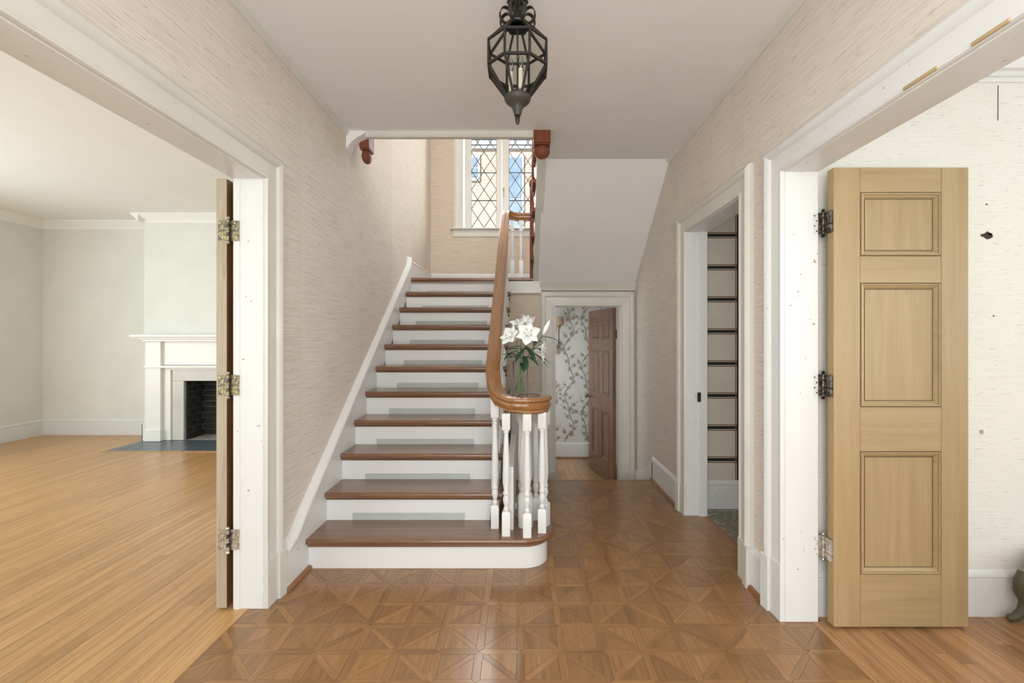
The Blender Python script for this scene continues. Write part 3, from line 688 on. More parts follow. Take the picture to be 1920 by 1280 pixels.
# balusters
def baluster_mb(h, top=.12, base=.155, sq=.043):
    s = sq / 2; mb = MB()
    mb.loft([[(x * q, y * q, z) for x, y in ((-1, -1), (1, -1), (1, 1), (-1, 1))] for q, z in ((s, 0), (s, base - .008), (s * .8, base))])
    zt = h - top
    pr = [(.012, base - .002), (.0165, base + .008), (.0165, base + .016), (.011, base + .026), (.0125, base + .034), (.0195, base + .060), (.020, base + .072), (.0145, base + .092), (.0195, base + .100), (.0195, base + .110), (.014, base + .120),
          (.0205, base + .165), (.0215, base + .20), (.019, base + .30), (.0135, zt - .03), (.0125, zt - .020), (.017, zt - .014), (.017, zt - .006), (.013, zt + .002)]
    mb.lathe(pr, seg=12)
    mb.loft([[(x * q, y * q, z) for x, y in ((-1, -1), (1, -1), (1, 1), (-1, 1))] for q, z in ((s * .8, zt), (s, zt + .008), (s, h))])
    return mb
def baluster(x, y, z, h, parent=st, src=None, mat='trim_white', **kw):
    if src is not None: return inst(src, parent, (x, y, z))
    me, c = mesh_of('baluster', baluster_mb(h, **kw), M[mat], (0, 0, 1), 0, True, origin=(0, 0, 0))
    o = bpy.data.objects.new('baluster', me); link(o, Vector((x, y, z)), parent, False); return o
RT = .078
offs = (.075, .195); srcs = [None, None]
for k in range(2, 11):
    for q, of in enumerate(offs):
        y = ny(k) + of; h = rail_z(y) - RT * 1.15 - k * R_ + .012
        o = baluster(RX + .012, y, k * R_, h, src=srcs[q])
        if srcs[q] is None: srcs[q] = o
CAPZ = .985
hc = CAPZ - .088 - R_
vol = [(-.169, 2.779), (-.097, 2.672), (.026, 2.652), (.116, 2.715), (.138, 2.815), (.085, 2.905), (-.01, 2.93)]
b0 = None
for (x, y) in vol:
    hh = hc + (.075 if x < -.15 else 0)
    if x < -.15: baluster(x, y, R_, hh, sq=.048, base=.14)
    elif b0 is None: b0 = baluster(x, y, R_, hh, sq=.048, base=.14, top=.10)
    else: inst(b0, st, (x, y, R_), (0, 0, random.uniform(-.5, .5)))
# stout centre newel
pr = [(.046, 0), (.046, .185), (.040, .20), (.030, .212), (.036, .225), (.036, .235), (.028, .245), (.040, .30), (.041, .36), (.034, .50), (.028, .64), (.030, hc - .02), (.036, hc)]
obj('newel_post', MB().lathe(pr, (.018, 2.80, R_), 20), 'trim_white', st, smooth=True, g=(0, 0, 1))
# handrail and round volute cap
HP = [(-.045, -.006), (-.040, 0.002), (-.015, .007), (.015, .007), (.040, .002), (.045, -.006), (.046, -.016), (.041, -.024), (.036, -.028), (.040, -.036), (.040, -.050), (.032, -.062), (.024, -.068), (.024, -RT), (-.024, -RT), (-.024, -.068), (-.032, -.062), (-.040, -.050), (-.040, -.036), (-.036, -.028), (-.041, -.024), (-.046, -.016)]
path = []
zf = lambda y: rail_z(y)
path += [(.085, 5.12, 2.735), (-.03, 5.12, 2.735), (-.085, 5.118, 2.738), (-.125, 5.108, 2.745), (-.158, 5.088, 2.752), (-.180, 5.055, 2.750), (RX, 5.01, 2.730)]
for y in (4.94, 4.2, 3.4, 3.05): path.append((RX, y, zf(y)))
ctrl = [(RX, 2.93, 1.185), (RX + .003, 2.86, 1.130), (RX + .014, 2.79, 1.080), (RX + .035, 2.735, 1.040), (RX + .068, 2.695, 1.008), (RX + .115, 2.672, .989), (RX + .17, 2.668, .9855), (.03, 2.672, CAPZ)]
path += ctrl
hr = obj('handrail', MB().sweep(HP, path), 'rail', st, g=(0, .8, .6), smooth=True)
cx_, cy_ = .028, 2.775
pr = [(.10, -.092), (.128, -.092), (.134, -.082), (.130, -.072), (.1365, -.068), (.1425, -.058), (.144, -.040), (.138, -.032), (.1365, -.028), (.143, -.022), (.150, -.014), (.150, -.006), (.144, .001), (.120, .004), (.0, .004)]
obj('volute_cap', MB().lathe(pr, (cx_, cy_, CAPZ), 40), 'rail', st, smooth=True)
obj('cap_ring', MB().lathe([(.064, .0035), (.064, .0062), (.0665, .0062), (.0665, .0035)], (cx_ + .012, cy_ - .015, CAPZ), 32), 'lead', st, label='thin dark ring on the cap')
# level gallery rail across the landing and newel of the upper flight
gz = 2.735
gp = [(RX, 4.99, 2.712), (RX + .012, 5.045, gz + .012), (RX + .045, 5.095, gz + .016), (RX + .10, 5.115, gz + .006), (RX + .18, 5.12, gz), (.085, 5.12, gz)]
gb = None
for x in (-.115, -.017):
    gb = baluster(x, 5.12, LAND, gz - RT - LAND, src=gb, base=.20)
nx = .108
obj('landing_newel', MB().box(nx - .028, nx + .028, 5.09, 5.146, LAND, 3.05).box(nx - .036, nx + .036, 5.082, 5.154, 3.05, 3.075).box(nx - .03, nx + .03, 5.088, 5.148, 3.075, 3.11), 'mahogany', st, g=(0, 0, 1), bevel=.003)
# upper flight
ut = None
for k in range(12, 17):
    yn = YLAND - .02 - (k - 12) * G_
    if ut is None:
        ut = obj('tread', MB().prism([(yn - a, k * R_ + b) for a, b in prof], .085, XR, YZ), 'mahogany', st, smooth=True)
        uk = obj('tread_bracket', MB().prism([(yn - .03, k * R_ - .033), (yn - .16, k * R_ - .033), (yn - .12, k * R_ - .06), (yn - .05, k * R_ - .085), (yn - .03, k * R_ - .07)], .098, .112, YZ), 'mahogany', ut)
        ur = obj('riser', MB().box(.115, XR, yn - .055, yn - .04, (k - 1) * R_, k * R_ - .033), 'riser', st)
        y_u, z_u = yn, k * R_
    else:
        d = Vector((0, yn - y_u, k * R_ - z_u)); u2 = inst(ut, st, WLOC[ut.name] + d); inst(uk, u2, WLOC[uk.name] + d); inst(ur, st, WLOC[ur.name] + d)
obj('upper_string', MB().prism([(PY0 + .06, 1.935), (3.80, 2.835), (3.32, 2.835), (3.32, 3.12), (3.70, 3.16), (PY0 + .06, 2.16)], .118, .195, YZ), 'trim', st, g=(0, -.8, .6), bevel=.003)
up = [(.14, 5.12, 2.93), (.14, 3.40, 2.93 + 1.72 * .741)]
obj('upper_handrail', MB().sweep(HP, up), 'mahogany', st, g=(0, -.8, .6), smooth=True)
ub = None
for k in range(12, 17):
    yn = YLAND - .02 - (k - 12) * G_
    for of in (.08, .19):
        ub = baluster(.14, yn - of, k * R_, 2.93 + (5.12 - yn + of) * .741 - RT * 1.1 - k * R_, src=ub, base=.20) if ub is None or of < .1 else inst(ub, st, (.14, yn - of, k * R_))
# newel drops hanging under the ceiling edge
def drop(x, y, label, half):
    t = thing('newel_drop', label, 'newel drop', (x, y, HC - .19))
    s = .062 if not half else .036
    zb = HC - .088
    obj('block', MB().box(x - s, x + s, y - .062, y + .062, zb, HC + (.0 if not half else .03)), 'mahogany', t, g=(0, 0, 1), bevel=.003)
    obj('collar', MB().box(x - s * .93, x + s * .93, y - .056, y + .056, zb - .010, zb), 'mahogany', t, g=(0, 0, 1), bevel=.003)
    pr = [(.040, -.010), (.052, -.022), (.060, -.040), (.059, -.058), (.048, -.078), (.028, -.092), (.008, -.098), (0.001, -.0985)]
    mb = MB().lathe(pr, (x, y, zb), 24)
    if half: mb.v = [(x + (vx - x) * .58, vy, vz) for vx, vy, vz in mb.v]
    obj('ball', mb, 'mahogany', t, smooth=True)
    return t
drop(.140, 3.345, 'red mahogany newel drop on the ceiling edge beside the window', False)
drop(-1.178, 3.44, 'narrow mahogany newel drop hanging against the left wall', True)
struct('trim_18', MB().prism([(XL, HC), (-1.142, HC), (-1.142, HC - .012), (-1.165, HC - .03), (-1.20, HC - .045), (-1.24, HC - .075), (XL, HC - .13)][::-1], 3.30, 3.40, XZ), 'ceiling', 'small rounded plaster corner beside the left newel drop', 'plaster corner', smooth=True)

# ---------------------------------------------------------------- doors
def hinge(parent, lx, ly, z, sx, mat, local_parent=True):
    """hinge centred at local (lx, ly, z): one plate to -sx (jamb), one to +sx (door)"""
    hh = .051
    h = obj('hinge', MB().box(lx - .0055, lx + .0055, ly - .006, ly + .004, z - hh, z + hh), mat, parent, local=True, bevel=.002)
    def P(name, mb, m, **k): return obj(name, mb, m, h, local=True, **k)
    return h, P
def panel_door(name, label, loc, rotz, W, Ht, T, panels, mat, side_mat, face_mat=None, z0=.012):
    """local x across, y depth (front at y=0), z up; panels = rects (x0, x1, za, zb)"""
    d = thing(name, label, 'door', loc, rotz, kind='structure')
    xs = sorted({p[0] for p in panels} | {p[1] for p in panels}); cols = sorted({(p[0], p[1]) for p in panels}); rows = sorted({(p[2], p[3]) for p in panels})
    edges = [0] + [v for c in cols for v in c] + [W]
    for i in range(0, len(edges), 2):
        a, b = edges[i], edges[i + 1]
        obj('stile', MB().box(a + .0004, b - .0004, 0, T, z0, z0 + Ht), mat, d, g=(0, 0, 1), local=True, bevel=.0015)
    zs = [z0] + [v for r in rows for v in r] + [z0 + Ht]
    for (ca, cb) in cols:
        for i in range(0, len(zs), 2):
            obj('rail', MB().box(ca + .0004, cb - .0004, .0004, T - .0004, zs[i], zs[i + 1]), mat, d, g=(1, 0, 0), local=True, bevel=.0012)
        for (za, zb) in rows:
            p = obj('panel', MB().box(ca, cb, .014, T - .014, za, zb), mat, d, g=(0, 0, 1), local=True)
            for f, fs in ((0.0, 1), (T, -1)):
                pr = [(0, .006), (.0030, .006), (.0036, -.001), (.006, -.0035), (.011, -.002), (.0125, .004), (.015, .004), (.021, .007), (.026, .0125), (.028, .0145), (.0, .0145)]
                def rg(x, z, sx, sz): return [(x + sx * u, f + fs * v, z + sz * u) for u, v in pr]
                mb = MB().loft([rg(ca, za, 1, 1), rg(cb, za, -1, 1), rg(cb, zb, -1, -1), rg(ca, zb, 1, -1), rg(ca, za, 1, 1)], caps=False)
                obj('moulding', mb, mat, p, g=(1, 0, 0), local=True)
                if side_mat != mat:  # dark strips paint the shade along the moulding grooves
                    def rg(x, z, sx, sz): return [(x + sx * u, f + fs * v, z + sz * u) for u, v in ((.0002, .0045), (.0030, .0045), (.0030, .0060), (.0002, .0060))]
                    def rh(x, z, sx, sz): return [(x + sx * u, f + fs * v, z + sz * u) for u, v in ((.0278, .0128), (.0302, .0128), (.0302, .0142), (.0278, .0142))]
                    gl = MB()
                    for q in (rg, rh): gl.loft([q(ca, za, 1, 1), q(cb, za, -1, 1), q(cb, zb, -1, -1), q(ca, zb, 1, -1), q(ca, za, 1, 1)], caps=False)
                    obj('groove_shade_line', gl, side_mat, p, local=True, label='dark line painting the shade in the groove')
    return d
kx = 2.088 / F
zz = lambda y: CAMZ - (y - VY) * kx
xx = lambda x: (x - 1563) * kx
W2 = (1816 - 1563) * kx
d2 = panel_door('door_2', 'ochre three-panel door leaf standing open on the right', (1.427, 2.088, 0), 0, W2, 2.108, .045,
    [(xx(1613), xx(1765), zz(y1), zz(y0)) for y0, y1 in ((360, 480), (530, 763), (846, 1077))], 'gold_door', M['groove_shade'])
obj('floor_pin', MB().lathe([(.004, -.012), (.004, .002)], (xx(1770), .022, .012), 10), 'iron', d2, local=True)
def make_hinge(d, lx, ly, z, mat, pinmat, jdir, gap, door_plate):
    """barrel at local (lx, ly); jamb plate faces -y and runs jdir in x; door plate given as box"""
    hh = .050
    h = obj('hinge', MB().lathe([(.0065, -hh), (.0065, hh)], (lx, ly, z), 12), mat, d, local=True, smooth=True)
    obj('hinge_plate', MB().box(*sorted((lx, lx + jdir * gap)), ly + .003, ly + .0055, z - hh, z + hh), mat, h, local=True)
    obj('hinge_plate', MB().box(*door_plate, z - hh, z + hh), mat, h, local=True)
    for s in (1, -1):
        obj('ball_tip', MB().lathe([(.002, 0), (.006, .003), (.0085, .009), (.006, .015), (.001, .018)] if s > 0 else [(.001, -.018), (.006, -.015), (.0085, -.009), (.006, -.003), (.002, 0)], (lx, ly, z + s * hh), 12), pinmat, h, local=True, smooth=True)
    for s in (-1, 1):
        obj('knuckle', MB().lathe([(.0075, -.010), (.0075, .010)], (lx, ly, z + s * .021), 12), pinmat, h, local=True, smooth=True)
    for i in range(4):
        zz_ = z - .036 + i * .024; of = gap * (.85 if i % 2 else .62)
        obj('screw', MB().lathe([(.0040, 0), (.0032, .0012), (.0012, .0014)], (0, 0, 0), 10), pinmat, h, local=True)
        s_ = d.children_recursive
        sc = bpy.data.objects['screw'] if False else None
        last = h.children[-1]
        last.rotation_euler = (PI / 2, 0, 0); last.location = Vector((lx + jdir * of, ly + .003, zz_)) - Vector(h['lc'])
    return h
# right door: barrel between jamb (x 1.396) and door edge (x 1.425), door plate lies on the hinge edge of the leaf
for i, y in enumerate((418, 722, 1025)):
    z = CAMZ - (y - VY) * 2.135 / F
    make_hinge(d2, -.014, .052, z, 'iron_hinge' if i < 2 else 'steel', 'iron_hinge' if i < 2 else 'steel', -1, .045, (-.012, .0005, .006, .050))
    obj('hinge_plate', MB().box(-.0025, .0006, .004, .048, z - .05, z + .05), 'iron_hinge' if i < 2 else 'steel', d2, local=True)
# left leaf folded back against the living-room wall, seen edge-on; local x runs along +y
W1 = .64
d1 = thing('door_1', 'tall brown door leaf folded back against the wall by the left opening', 'door', (-1.455, 2.238, 0), PI / 2, kind='structure')
# local y points to -X in the room
for (a, b) in ((.0, .12), (W1 - .12, W1)):
    obj('stile', MB().box(a, b, 0, .05, .012, 2.12), 'dark_edge', d1, g=(0, 0, 1), local=True, bevel=.0015)
for za, zb in ((.012, .25), (.82, 1.02), (1.59, 1.713), (2.006, 2.12)):
    obj('rail', MB().box(.12, W1 - .12, .0005, .0495, za, zb), 'dark_edge', d1, local=True)
for za, zb in ((.25, .82), (1.02, 1.59), (1.713, 2.006)):
    obj('panel', MB().box(.12, W1 - .12, .014, .036, za, zb), 'dark_edge', d1, g=(0, 0, 1), local=True)
obj('edge_strip', MB().box(-.0015, .0, .0, .05, .012, 2.12), 'door_edge', d1, g=(0, 0, 1), local=True, label='grey-beige hinge edge')
def left_hinge(z, mat):
    # in local frame: jamb lies at local y<0 (towards the hall), plates face local -x (the camera)
    hh = .050; lx, ly = -.010, -.012
    h = obj('hinge', MB().lathe([(.0062, -hh), (.0062, hh)], (lx, ly, z), 12), mat, d1, local=True, smooth=True)
    obj('hinge_plate', MB().box(-.004, -.0013, ly, .040, z - hh, z + hh), mat, h, local=True)
    obj('hinge_plate', MB().box(.0015, .004, ly - .048, ly, z - hh, z + hh), mat, h, local=True)
    for s in (1, -1):
        obj('ball_tip', MB().lathe([(.002, 0), (.006, .003), (.0085, .009), (.006, .015), (.001, .018)] if s > 0 else [(.001, -.018), (.006, -.015), (.0085, -.009), (.006, -.003), (.002, 0)], (lx, ly, z + s * hh), 12), 'steel', h, local=True, smooth=True)
        obj('knuckle', MB().lathe([(.0073, -.010), (.0073, .010)], (lx, ly, z + s * .021), 12), 'iron_hinge', h, local=True, smooth=True)
    for i in range(4):
        for yy, xo in ((.030 if i % 2 else .018, -.0042), (-.040 if i % 2 else -.048, .0013)):
            o = obj('screw', MB().lathe([(.0040, 0), (.0032, .0012), (.0012, .0014)], (0, 0, 0), 10), 'steel', h, local=True)
            o.rotation_euler = (0, -PI / 2, 0); o.location = Vector((xo, yy, z - .036 + i * .024)) - Vector(h['lc'])
for y, mt in ((432, 'brass'), (722, 'brass'), (1012, 'iron_hinge')): left_hinge(CAMZ - (y - VY) * 2.235 / F, mt if mt == 'brass' else 'steel')

# six-panel powder room door, swung into the little room
hx, hy = 1.055, PY1 + .02
fx, fy = .885, 5.90
ang = math.atan2(fy - hy, fx - hx)
WD = .76; zo = LOW
d3 = panel_door('door_3', 'brown six-panel door swung open into the powder room', (hx, hy, LOW), ang, WD, 2.0, .04,
    [(a, b, za, zb) for a, b in ((.11, .34), (.42, .65)) for za, zb in ((.23, .80), (1.0, 1.52), (1.66, 1.86))], 'brown_door', 'brown_door')
for f, s in ((0, -1), (.04, 1)):
    mb = MB().lathe([(.020, 0), (.020, .004), (.008, .008), (.008, .035), (.022, .042), (.026, .055), (.020, .066), (.004, .069)], (0, 0, 0), 16)
    o = obj('knob', mb, 'brass', d3, local=True, smooth=True); o.rotation_euler = (PI / 2 if s < 0 else -PI / 2, 0, 0); o.location = (WD - .055, f, .93)
obj('hinge', MB().box(-.012, .03, -.004, .0, 1.66, 1.76), 'iron', d3, local=True)
# closet door under the stair, ajar, seen edge-on behind the balusters
d4 = thing('door_4', 'white understair cupboard door standing ajar behind the balusters', 'cupboard door', (-.065, 3.70, 0), kind='structure')
obj('leaf', MB().box(-.085, -.045, 3.69, 4.20, .01, .96), 'trim_white', d4, g=(0, 0, 1), bevel=.002)
obj('knob', MB().lathe([(.008, 0), (.008, .016), (.019, .022), (.021, .032), (.014, .040), (.002, .042)], (0, 0, 0), 14), 'porcelain', d4, smooth=True)
kn = d4.children[-1]; kn.rotation_euler = (PI / 2, 0, 0); kn.location = Vector((-.075, 3.69, CAMZ - (872 - VY) * 3.69 / F)) - WLOC[d4.name]
ds = thing('valve', 'small white knobbed floor valve behind the balusters', 'valve', (-.068, 3.41, 0))
obj('stem', MB().lathe([(.022, 0), (.022, .01), (.010, .02), (.012, .045), (.009, .06)], (-.068, 3.41, 0), 14), 'steel', ds, smooth=True)
obj('wheel', MB().lathe([(.010, .058), (.030, .066), (.034, .082), (.030, .098), (.006, .10)], (-.068, 3.41, 0), 16), 'porcelain', ds, smooth=True)
cb = thing('low_cabinet', 'low white cabinet against the wall behind the flower vase', 'cabinet', (.02, 4.7, LOW))
obj('body', MB().box(-.12, .165, 4.50, PY0 - .001, LOW, .75), 'trim_white', cb, bevel=.003)
obj('top', MB().box(-.13, .185, 4.48, PY0 - .001, .75, .773), 'trim_white', cb, bevel=.004)
for a, b in ((-.115, .018), (.024, .160)):
    dr = obj('door', MB().box(a, b, 4.488, 4.50, LOW + .06, .73), 'trim_white', cb, g=(0, 0, 1), bevel=.002)
    obj('knob', MB().lathe([(.004, -.01), (.010, 0), (.004, .01)], ((.005 if a < 0 else .04), 4.478, .45), 10), 'porcelain', dr, smooth=True)

# ---------------------------------------------------------------- leaded window
w1 = thing('window_1', 'tall leaded casement window with diamond panes above the landing', 'window', ((WIN[0] + WIN[1]) / 2, YB, WIN[2]), kind='structure')
WC = [(0, 0), (0, .014), (.006, .018), (.016, .014), (.085, .018), (.093, .030), (.110, .036), (.122, .028), (.126, 0)]
def ring(a, z, sa, sz_): return [(a + sa * d, YB - h, z + sz_ * d) for d, h in WC]
obj('casing_leg', MB().loft([ring(WIN[0], WIN[2], -1, 0), ring(WIN[0], WIN[3], -1, 1)]), 'trim', w1, g=(0, 0, 1), smooth=True)
obj('casing_head', MB().loft([ring(WIN[0], WIN[3], -1, 1), ring(WIN[1], WIN[3], 1, 1)]), 'trim', w1, smooth=True)
obj('casing_leg', MB().loft([ring(WIN[1], WIN[2], 1, 0), ring(WIN[1], WIN[3], 1, 1)]), 'trim', w1, g=(0, 0, 1), smooth=True)
obj('stool', MB().sweep([(0, -.02), (.055, -.02), (.062, -.012), (.062, -.004), (.056, 0), (0, 0)], [(WIN[0] - .16, YB, WIN[2] + .002), (WIN[1] + .16, YB, WIN[2] + .002)]), 'trim', w1, smooth=True)
obj('apron', MB().sweep([(0, -.115), (.012, -.115), (.018, -.10), (.016, -.075), (.022, -.05), (.034, -.025), (.045, -.018), (0, -.018)], [(WIN[0] - .13, YB, WIN[2]), (WIN[1] + .13, YB, WIN[2])]), 'trim', w1, smooth=True)
for a in (WIN[0], WIN[1]): obj('reveal', MB().box(a - .01, a + .01, YB, YB + .16, WIN[2], WIN[3]), 'trim_white', w1, g=(0, 0, 1))
for z in (WIN[2], WIN[3]): obj('reveal', MB().box(WIN[0], WIN[1], YB, YB + .16, z - .01, z + .008), 'trim_white', w1)
def sash(sx0, sx1, gx0, gx1):
    yf, yb = YB + .060, YB + .100; gz0, gz1 = WIN[2] + .030, WIN[3] - .05
    s = obj('sash', MB().box(sx0, gx0, yf, yb, WIN[2], WIN[3]).box(gx1, sx1, yf, yb, WIN[2], WIN[3]).box(gx0, gx1, yf, yb, WIN[2], gz0).box(gx0, gx1, yf, yb, gz1, WIN[3]), 'trim', w1, g=(0, 0, 1))
    dw = (gx1 - gx0) / 2; dh = .267; yg = (yf + yb) / 2
    for i in range(-1, 6):
        for j in range(-1, 18):
            if (i + j) % 2 == 0: continue
            cx = gx0 + i * dw / 2; cz = gz0 + j * dh / 2
            p = [(cx - dw / 2, cz), (cx, cz - dh / 2), (cx + dw / 2, cz), (cx, cz + dh / 2)]
            for ax, lim, less in ((0, gx0, False), (0, gx1, True), (1, gz0, False), (1, gz1, True)):
                if len(p) > 2: p = clip(p, ax, lim, less)
            if len(p) < 3 or parea(p) < 1e-4: continue
            obj('pane', MB().prism(inset(p, .002), yg - .0015, yg + .0015, XZ), 'glass', s)
    sl = dh / dw
    for sgn in (1, -1):
        for m in range(-3, 20):
            c0 = gz0 + m * dh
            pts = []
            for t in range(0, 2):
                pass
            # line z = c0 + sgn * sl * (x - gx0)
            seg = []
            xa, xb = gx0, gx1; za = c0 + 0; zb = c0 + sgn * sl * (gx1 - gx0)
            t0, t1 = 0.0, 1.0; dz = zb - za
            for lim, up_ in ((gz0, True), (gz1, False)):
                tt = (lim - za) / dz
                if (dz > 0) == up_: t0 = max(t0, tt)
                else: t1 = min(t1, tt)
            if t1 - t0 < .02: continue
            obj('lead_came', MB().bar((xa + t0 * (xb - xa), yg, za + t0 * dz), (xa + t1 * (xb - xa), yg, za + t1 * dz), .0105, .008, up=(0, 1, 0)), 'lead', s)
    for z in [WIN[2] + .39 * q + .41 for q in range(0, 4)]:
        obj('saddle_bar', MB().box(gx0, gx1, yg - .016, yg - .006, z - .007, z + .007), 'lead', s)
    for a in (gx0, gx1): obj('edge_lead', MB().box(a - .005, a + .005, yg - .006, yg + .006, gz0, gz1), 'lead', s)
    return s
sash(-.815, -.292, -.722, -.366)
sash(-.286, .262, -.193, .163)
ms = obj('latch', MB().box(-.272, -.262, YB + .045, YB + .060, 3.32, 3.44).box(-.282, -.256, YB + .045, YB + .060, 3.42, 3.45), 'brass', w1, bevel=.002)

# neighbouring house beyond the window
nb = thing('neighbour_house', 'sunlit brick house seen through the leaded window', 'house', (0, 11.0, -.5))
obj('wall', MB().box(-6, 6, 11.0, 11.3, -.5, 5.95), 'far_brick', nb)
obj('eave', MB().box(-6.2, 6.2, 10.94, 11.3, 5.90, 6.12), 'far_frame', nb)
obj('roof', MB().prism([(10.9, 6.13), (14, 8.7), (14, 8.5), (10.95, 6.1)], -6.2, 6.2, YZ), 'roof', nb)
for xa, xb, za, zb in ((-1.22, -1.10, 5.2, 5.7), (-.34, -.04, 3.7, 5.7), (.45, .75, 3.7, 5.7)):
    wd = obj('window', MB().box(xa - .07, xb + .07, 10.96, 11.0, za - .07, zb + .07), 'far_frame', nb)
    n_ = 2
    for q in range(n_):
        z1, z2 = za + (zb - za) * q / n_ + .02, za + (zb - za) * (q + 1) / n_ - .02
        obj('pane', MB().box(xa, xb, 10.945, 10.962, z1, z2), 'far_glass', wd)
gnd = struct('ground', MB().box(-30, 30, 6.9, 40, -1.2, -.5), 'pebble', 'ground between the two houses outside the window', 'ground')

# ---------------------------------------------------------------- lantern
LX, LY = -.022, 1.95
ln = thing('hanging_lantern', 'black iron eight-sided glass lantern hanging from the hall ceiling', 'lantern', (LX, LY, 2.25))
def oc(r, z, rot=PI / 8): return [Vector((LX + r * math.cos(rot + PI / 4 * i), LY + r * math.sin(rot + PI / 4 * i), z)) for i in range(8)]
rA = oc(.050, 2.672); rB = oc(.131, 2.585); rC = oc(.131, 2.482); rD = oc(.050, 2.368)
def frame_bar(p, q, wd=.0085): obj('frame_bar', MB().bar(p, q, wd, wd, up=(p - Vector((LX, LY, p.z)))), 'iron', ln)
for i in range(8):
    j = (i + 1) % 8
    for a, b in ((rA, rB), (rB, rC), (rC, rD)):
        frame_bar(a[i], b[i])
        q = [a[i], a[j], b[j], b[i]]; cen = sum(q, Vector()) / 4; nrm = (q[1] - q[0]).cross(q[3] - q[0]).normalized() * .0012
        mb = MB(); qq = [cen + (p - cen) * .97 for p in q]
        mb.loft([[tuple(p - nrm) for p in qq], [tuple(p + nrm) for p in qq]])
        obj('glass_pane', mb, 'lantern_glass', ln)
    frame_bar(rB[i], rB[j]); frame_bar(rC[i], rC[j], .010)
    frame_bar(rA[i], rA[j], .007)
obj('bottom_cup', MB().lathe([(.002, -.062), (.014, -.062), (.018, -.050), (.022, -.034), (.034, -.018), (.050, -.006), (.056, .004), (.057, .014), (.052, .020), (.048, .022), (.046, .018), (.002, .016)], (LX, LY, 2.352), 24), 'bronze', ln, smooth=True)
obj('finial', MB().lathe([(.001, 0), (.006, .004), (.0095, .014), (.011, .024), (.009, .030), (.012, .033), (.006, .037), (.005, .044)], (LX, LY, 2.250), 14), 'iron', ln, smooth=True)
obj('top_plate', MB().lathe([(.052, 0), (.054, .004), (.030, .014), (.020, .020), (.014, .17), (.0, .172)], (LX, LY, 2.668), 16), 'iron', ln, smooth=True)
for i in range(8):
    a = PI / 8 + PI / 4 * i; dx, dy = math.cos(a), math.sin(a); pts = []
    for k in range(15):
        t = -2.2 + k * (2 * PI * .78) / 14
        r = .054 + .026 * math.cos(t); z = 2.705 + .034 * math.sin(t); pts.append((LX + dx * r, LY + dy * r, z))
    mb = MB(); side = Vector((-dy, dx, 0)) * .008; rings = []
    for k, p in enumerate(pts):
        p = Vector(p); c = Vector((LX + dx * .054, LY + dy * .054, 2.705)); o_ = (p - c).normalized() * .0016
        rings.append([tuple(p - side - o_), tuple(p + side - o_), tuple(p + side + o_), tuple(p - side + o_)])
    obj('scroll_strap', mb.loft(rings), 'iron', ln, smooth=True)
    pts = [(LX + dx * r, LY + dy * r, z) for r, z in ((.030, 2.735), (.022, 2.765), (.026, 2.785), (.040, 2.795), (.046, 2.782), (.038, 2.772))]
    mb = MB(); rings = []
    for k, p in enumerate(pts):
        p = Vector(p); t = (Vector(pts[min(k + 1, 5)]) - Vector(pts[max(k - 1, 0)])).normalized(); o_ = t.cross(side).normalized() * .0016
        rings.append([tuple(p - side - o_), tuple(p + side - o_), tuple(p + side + o_), tuple(p - side + o_)])
    obj('scroll_strap', mb.loft(rings), 'iron', ln, smooth=True)
obj('ceiling_canopy', MB().lathe([(.014, -.03), (.05, -.022), (.062, -.008), (.062, 0)], (LX, LY, HC), 20), 'iron', ln, smooth=True)
obj('centre_rod', MB().lathe([(.004, 0), (.004, .32)], (LX, LY, 2.37), 8), 'bronze', ln)
obj('candle_base', MB().lathe([(.028, 0), (.030, .008), (.022, .016), (.020, .028), (.004, .030)], (LX, LY, 2.368), 14), 'bronze', ln, smooth=True)
for i in range(3):
    a = -PI / 2 + .5 + 2 * PI * i / 3; x, y = LX + .028 * math.cos(a), LY + .028 * math.sin(a)
    c = obj('candle_sleeve', MB().lathe([(.0095, 0), (.0095, .085), (.007, .088)], (x, y, 2.39), 12), 'candle', ln, smooth=True)
    obj('bulb', MB().lathe([(.006, 0), (.011, .012), (.0125, .024), (.009, .042), (.004, .056), (.001, .064)], (x, y, 2.478), 12), 'bulb', c, smooth=True)

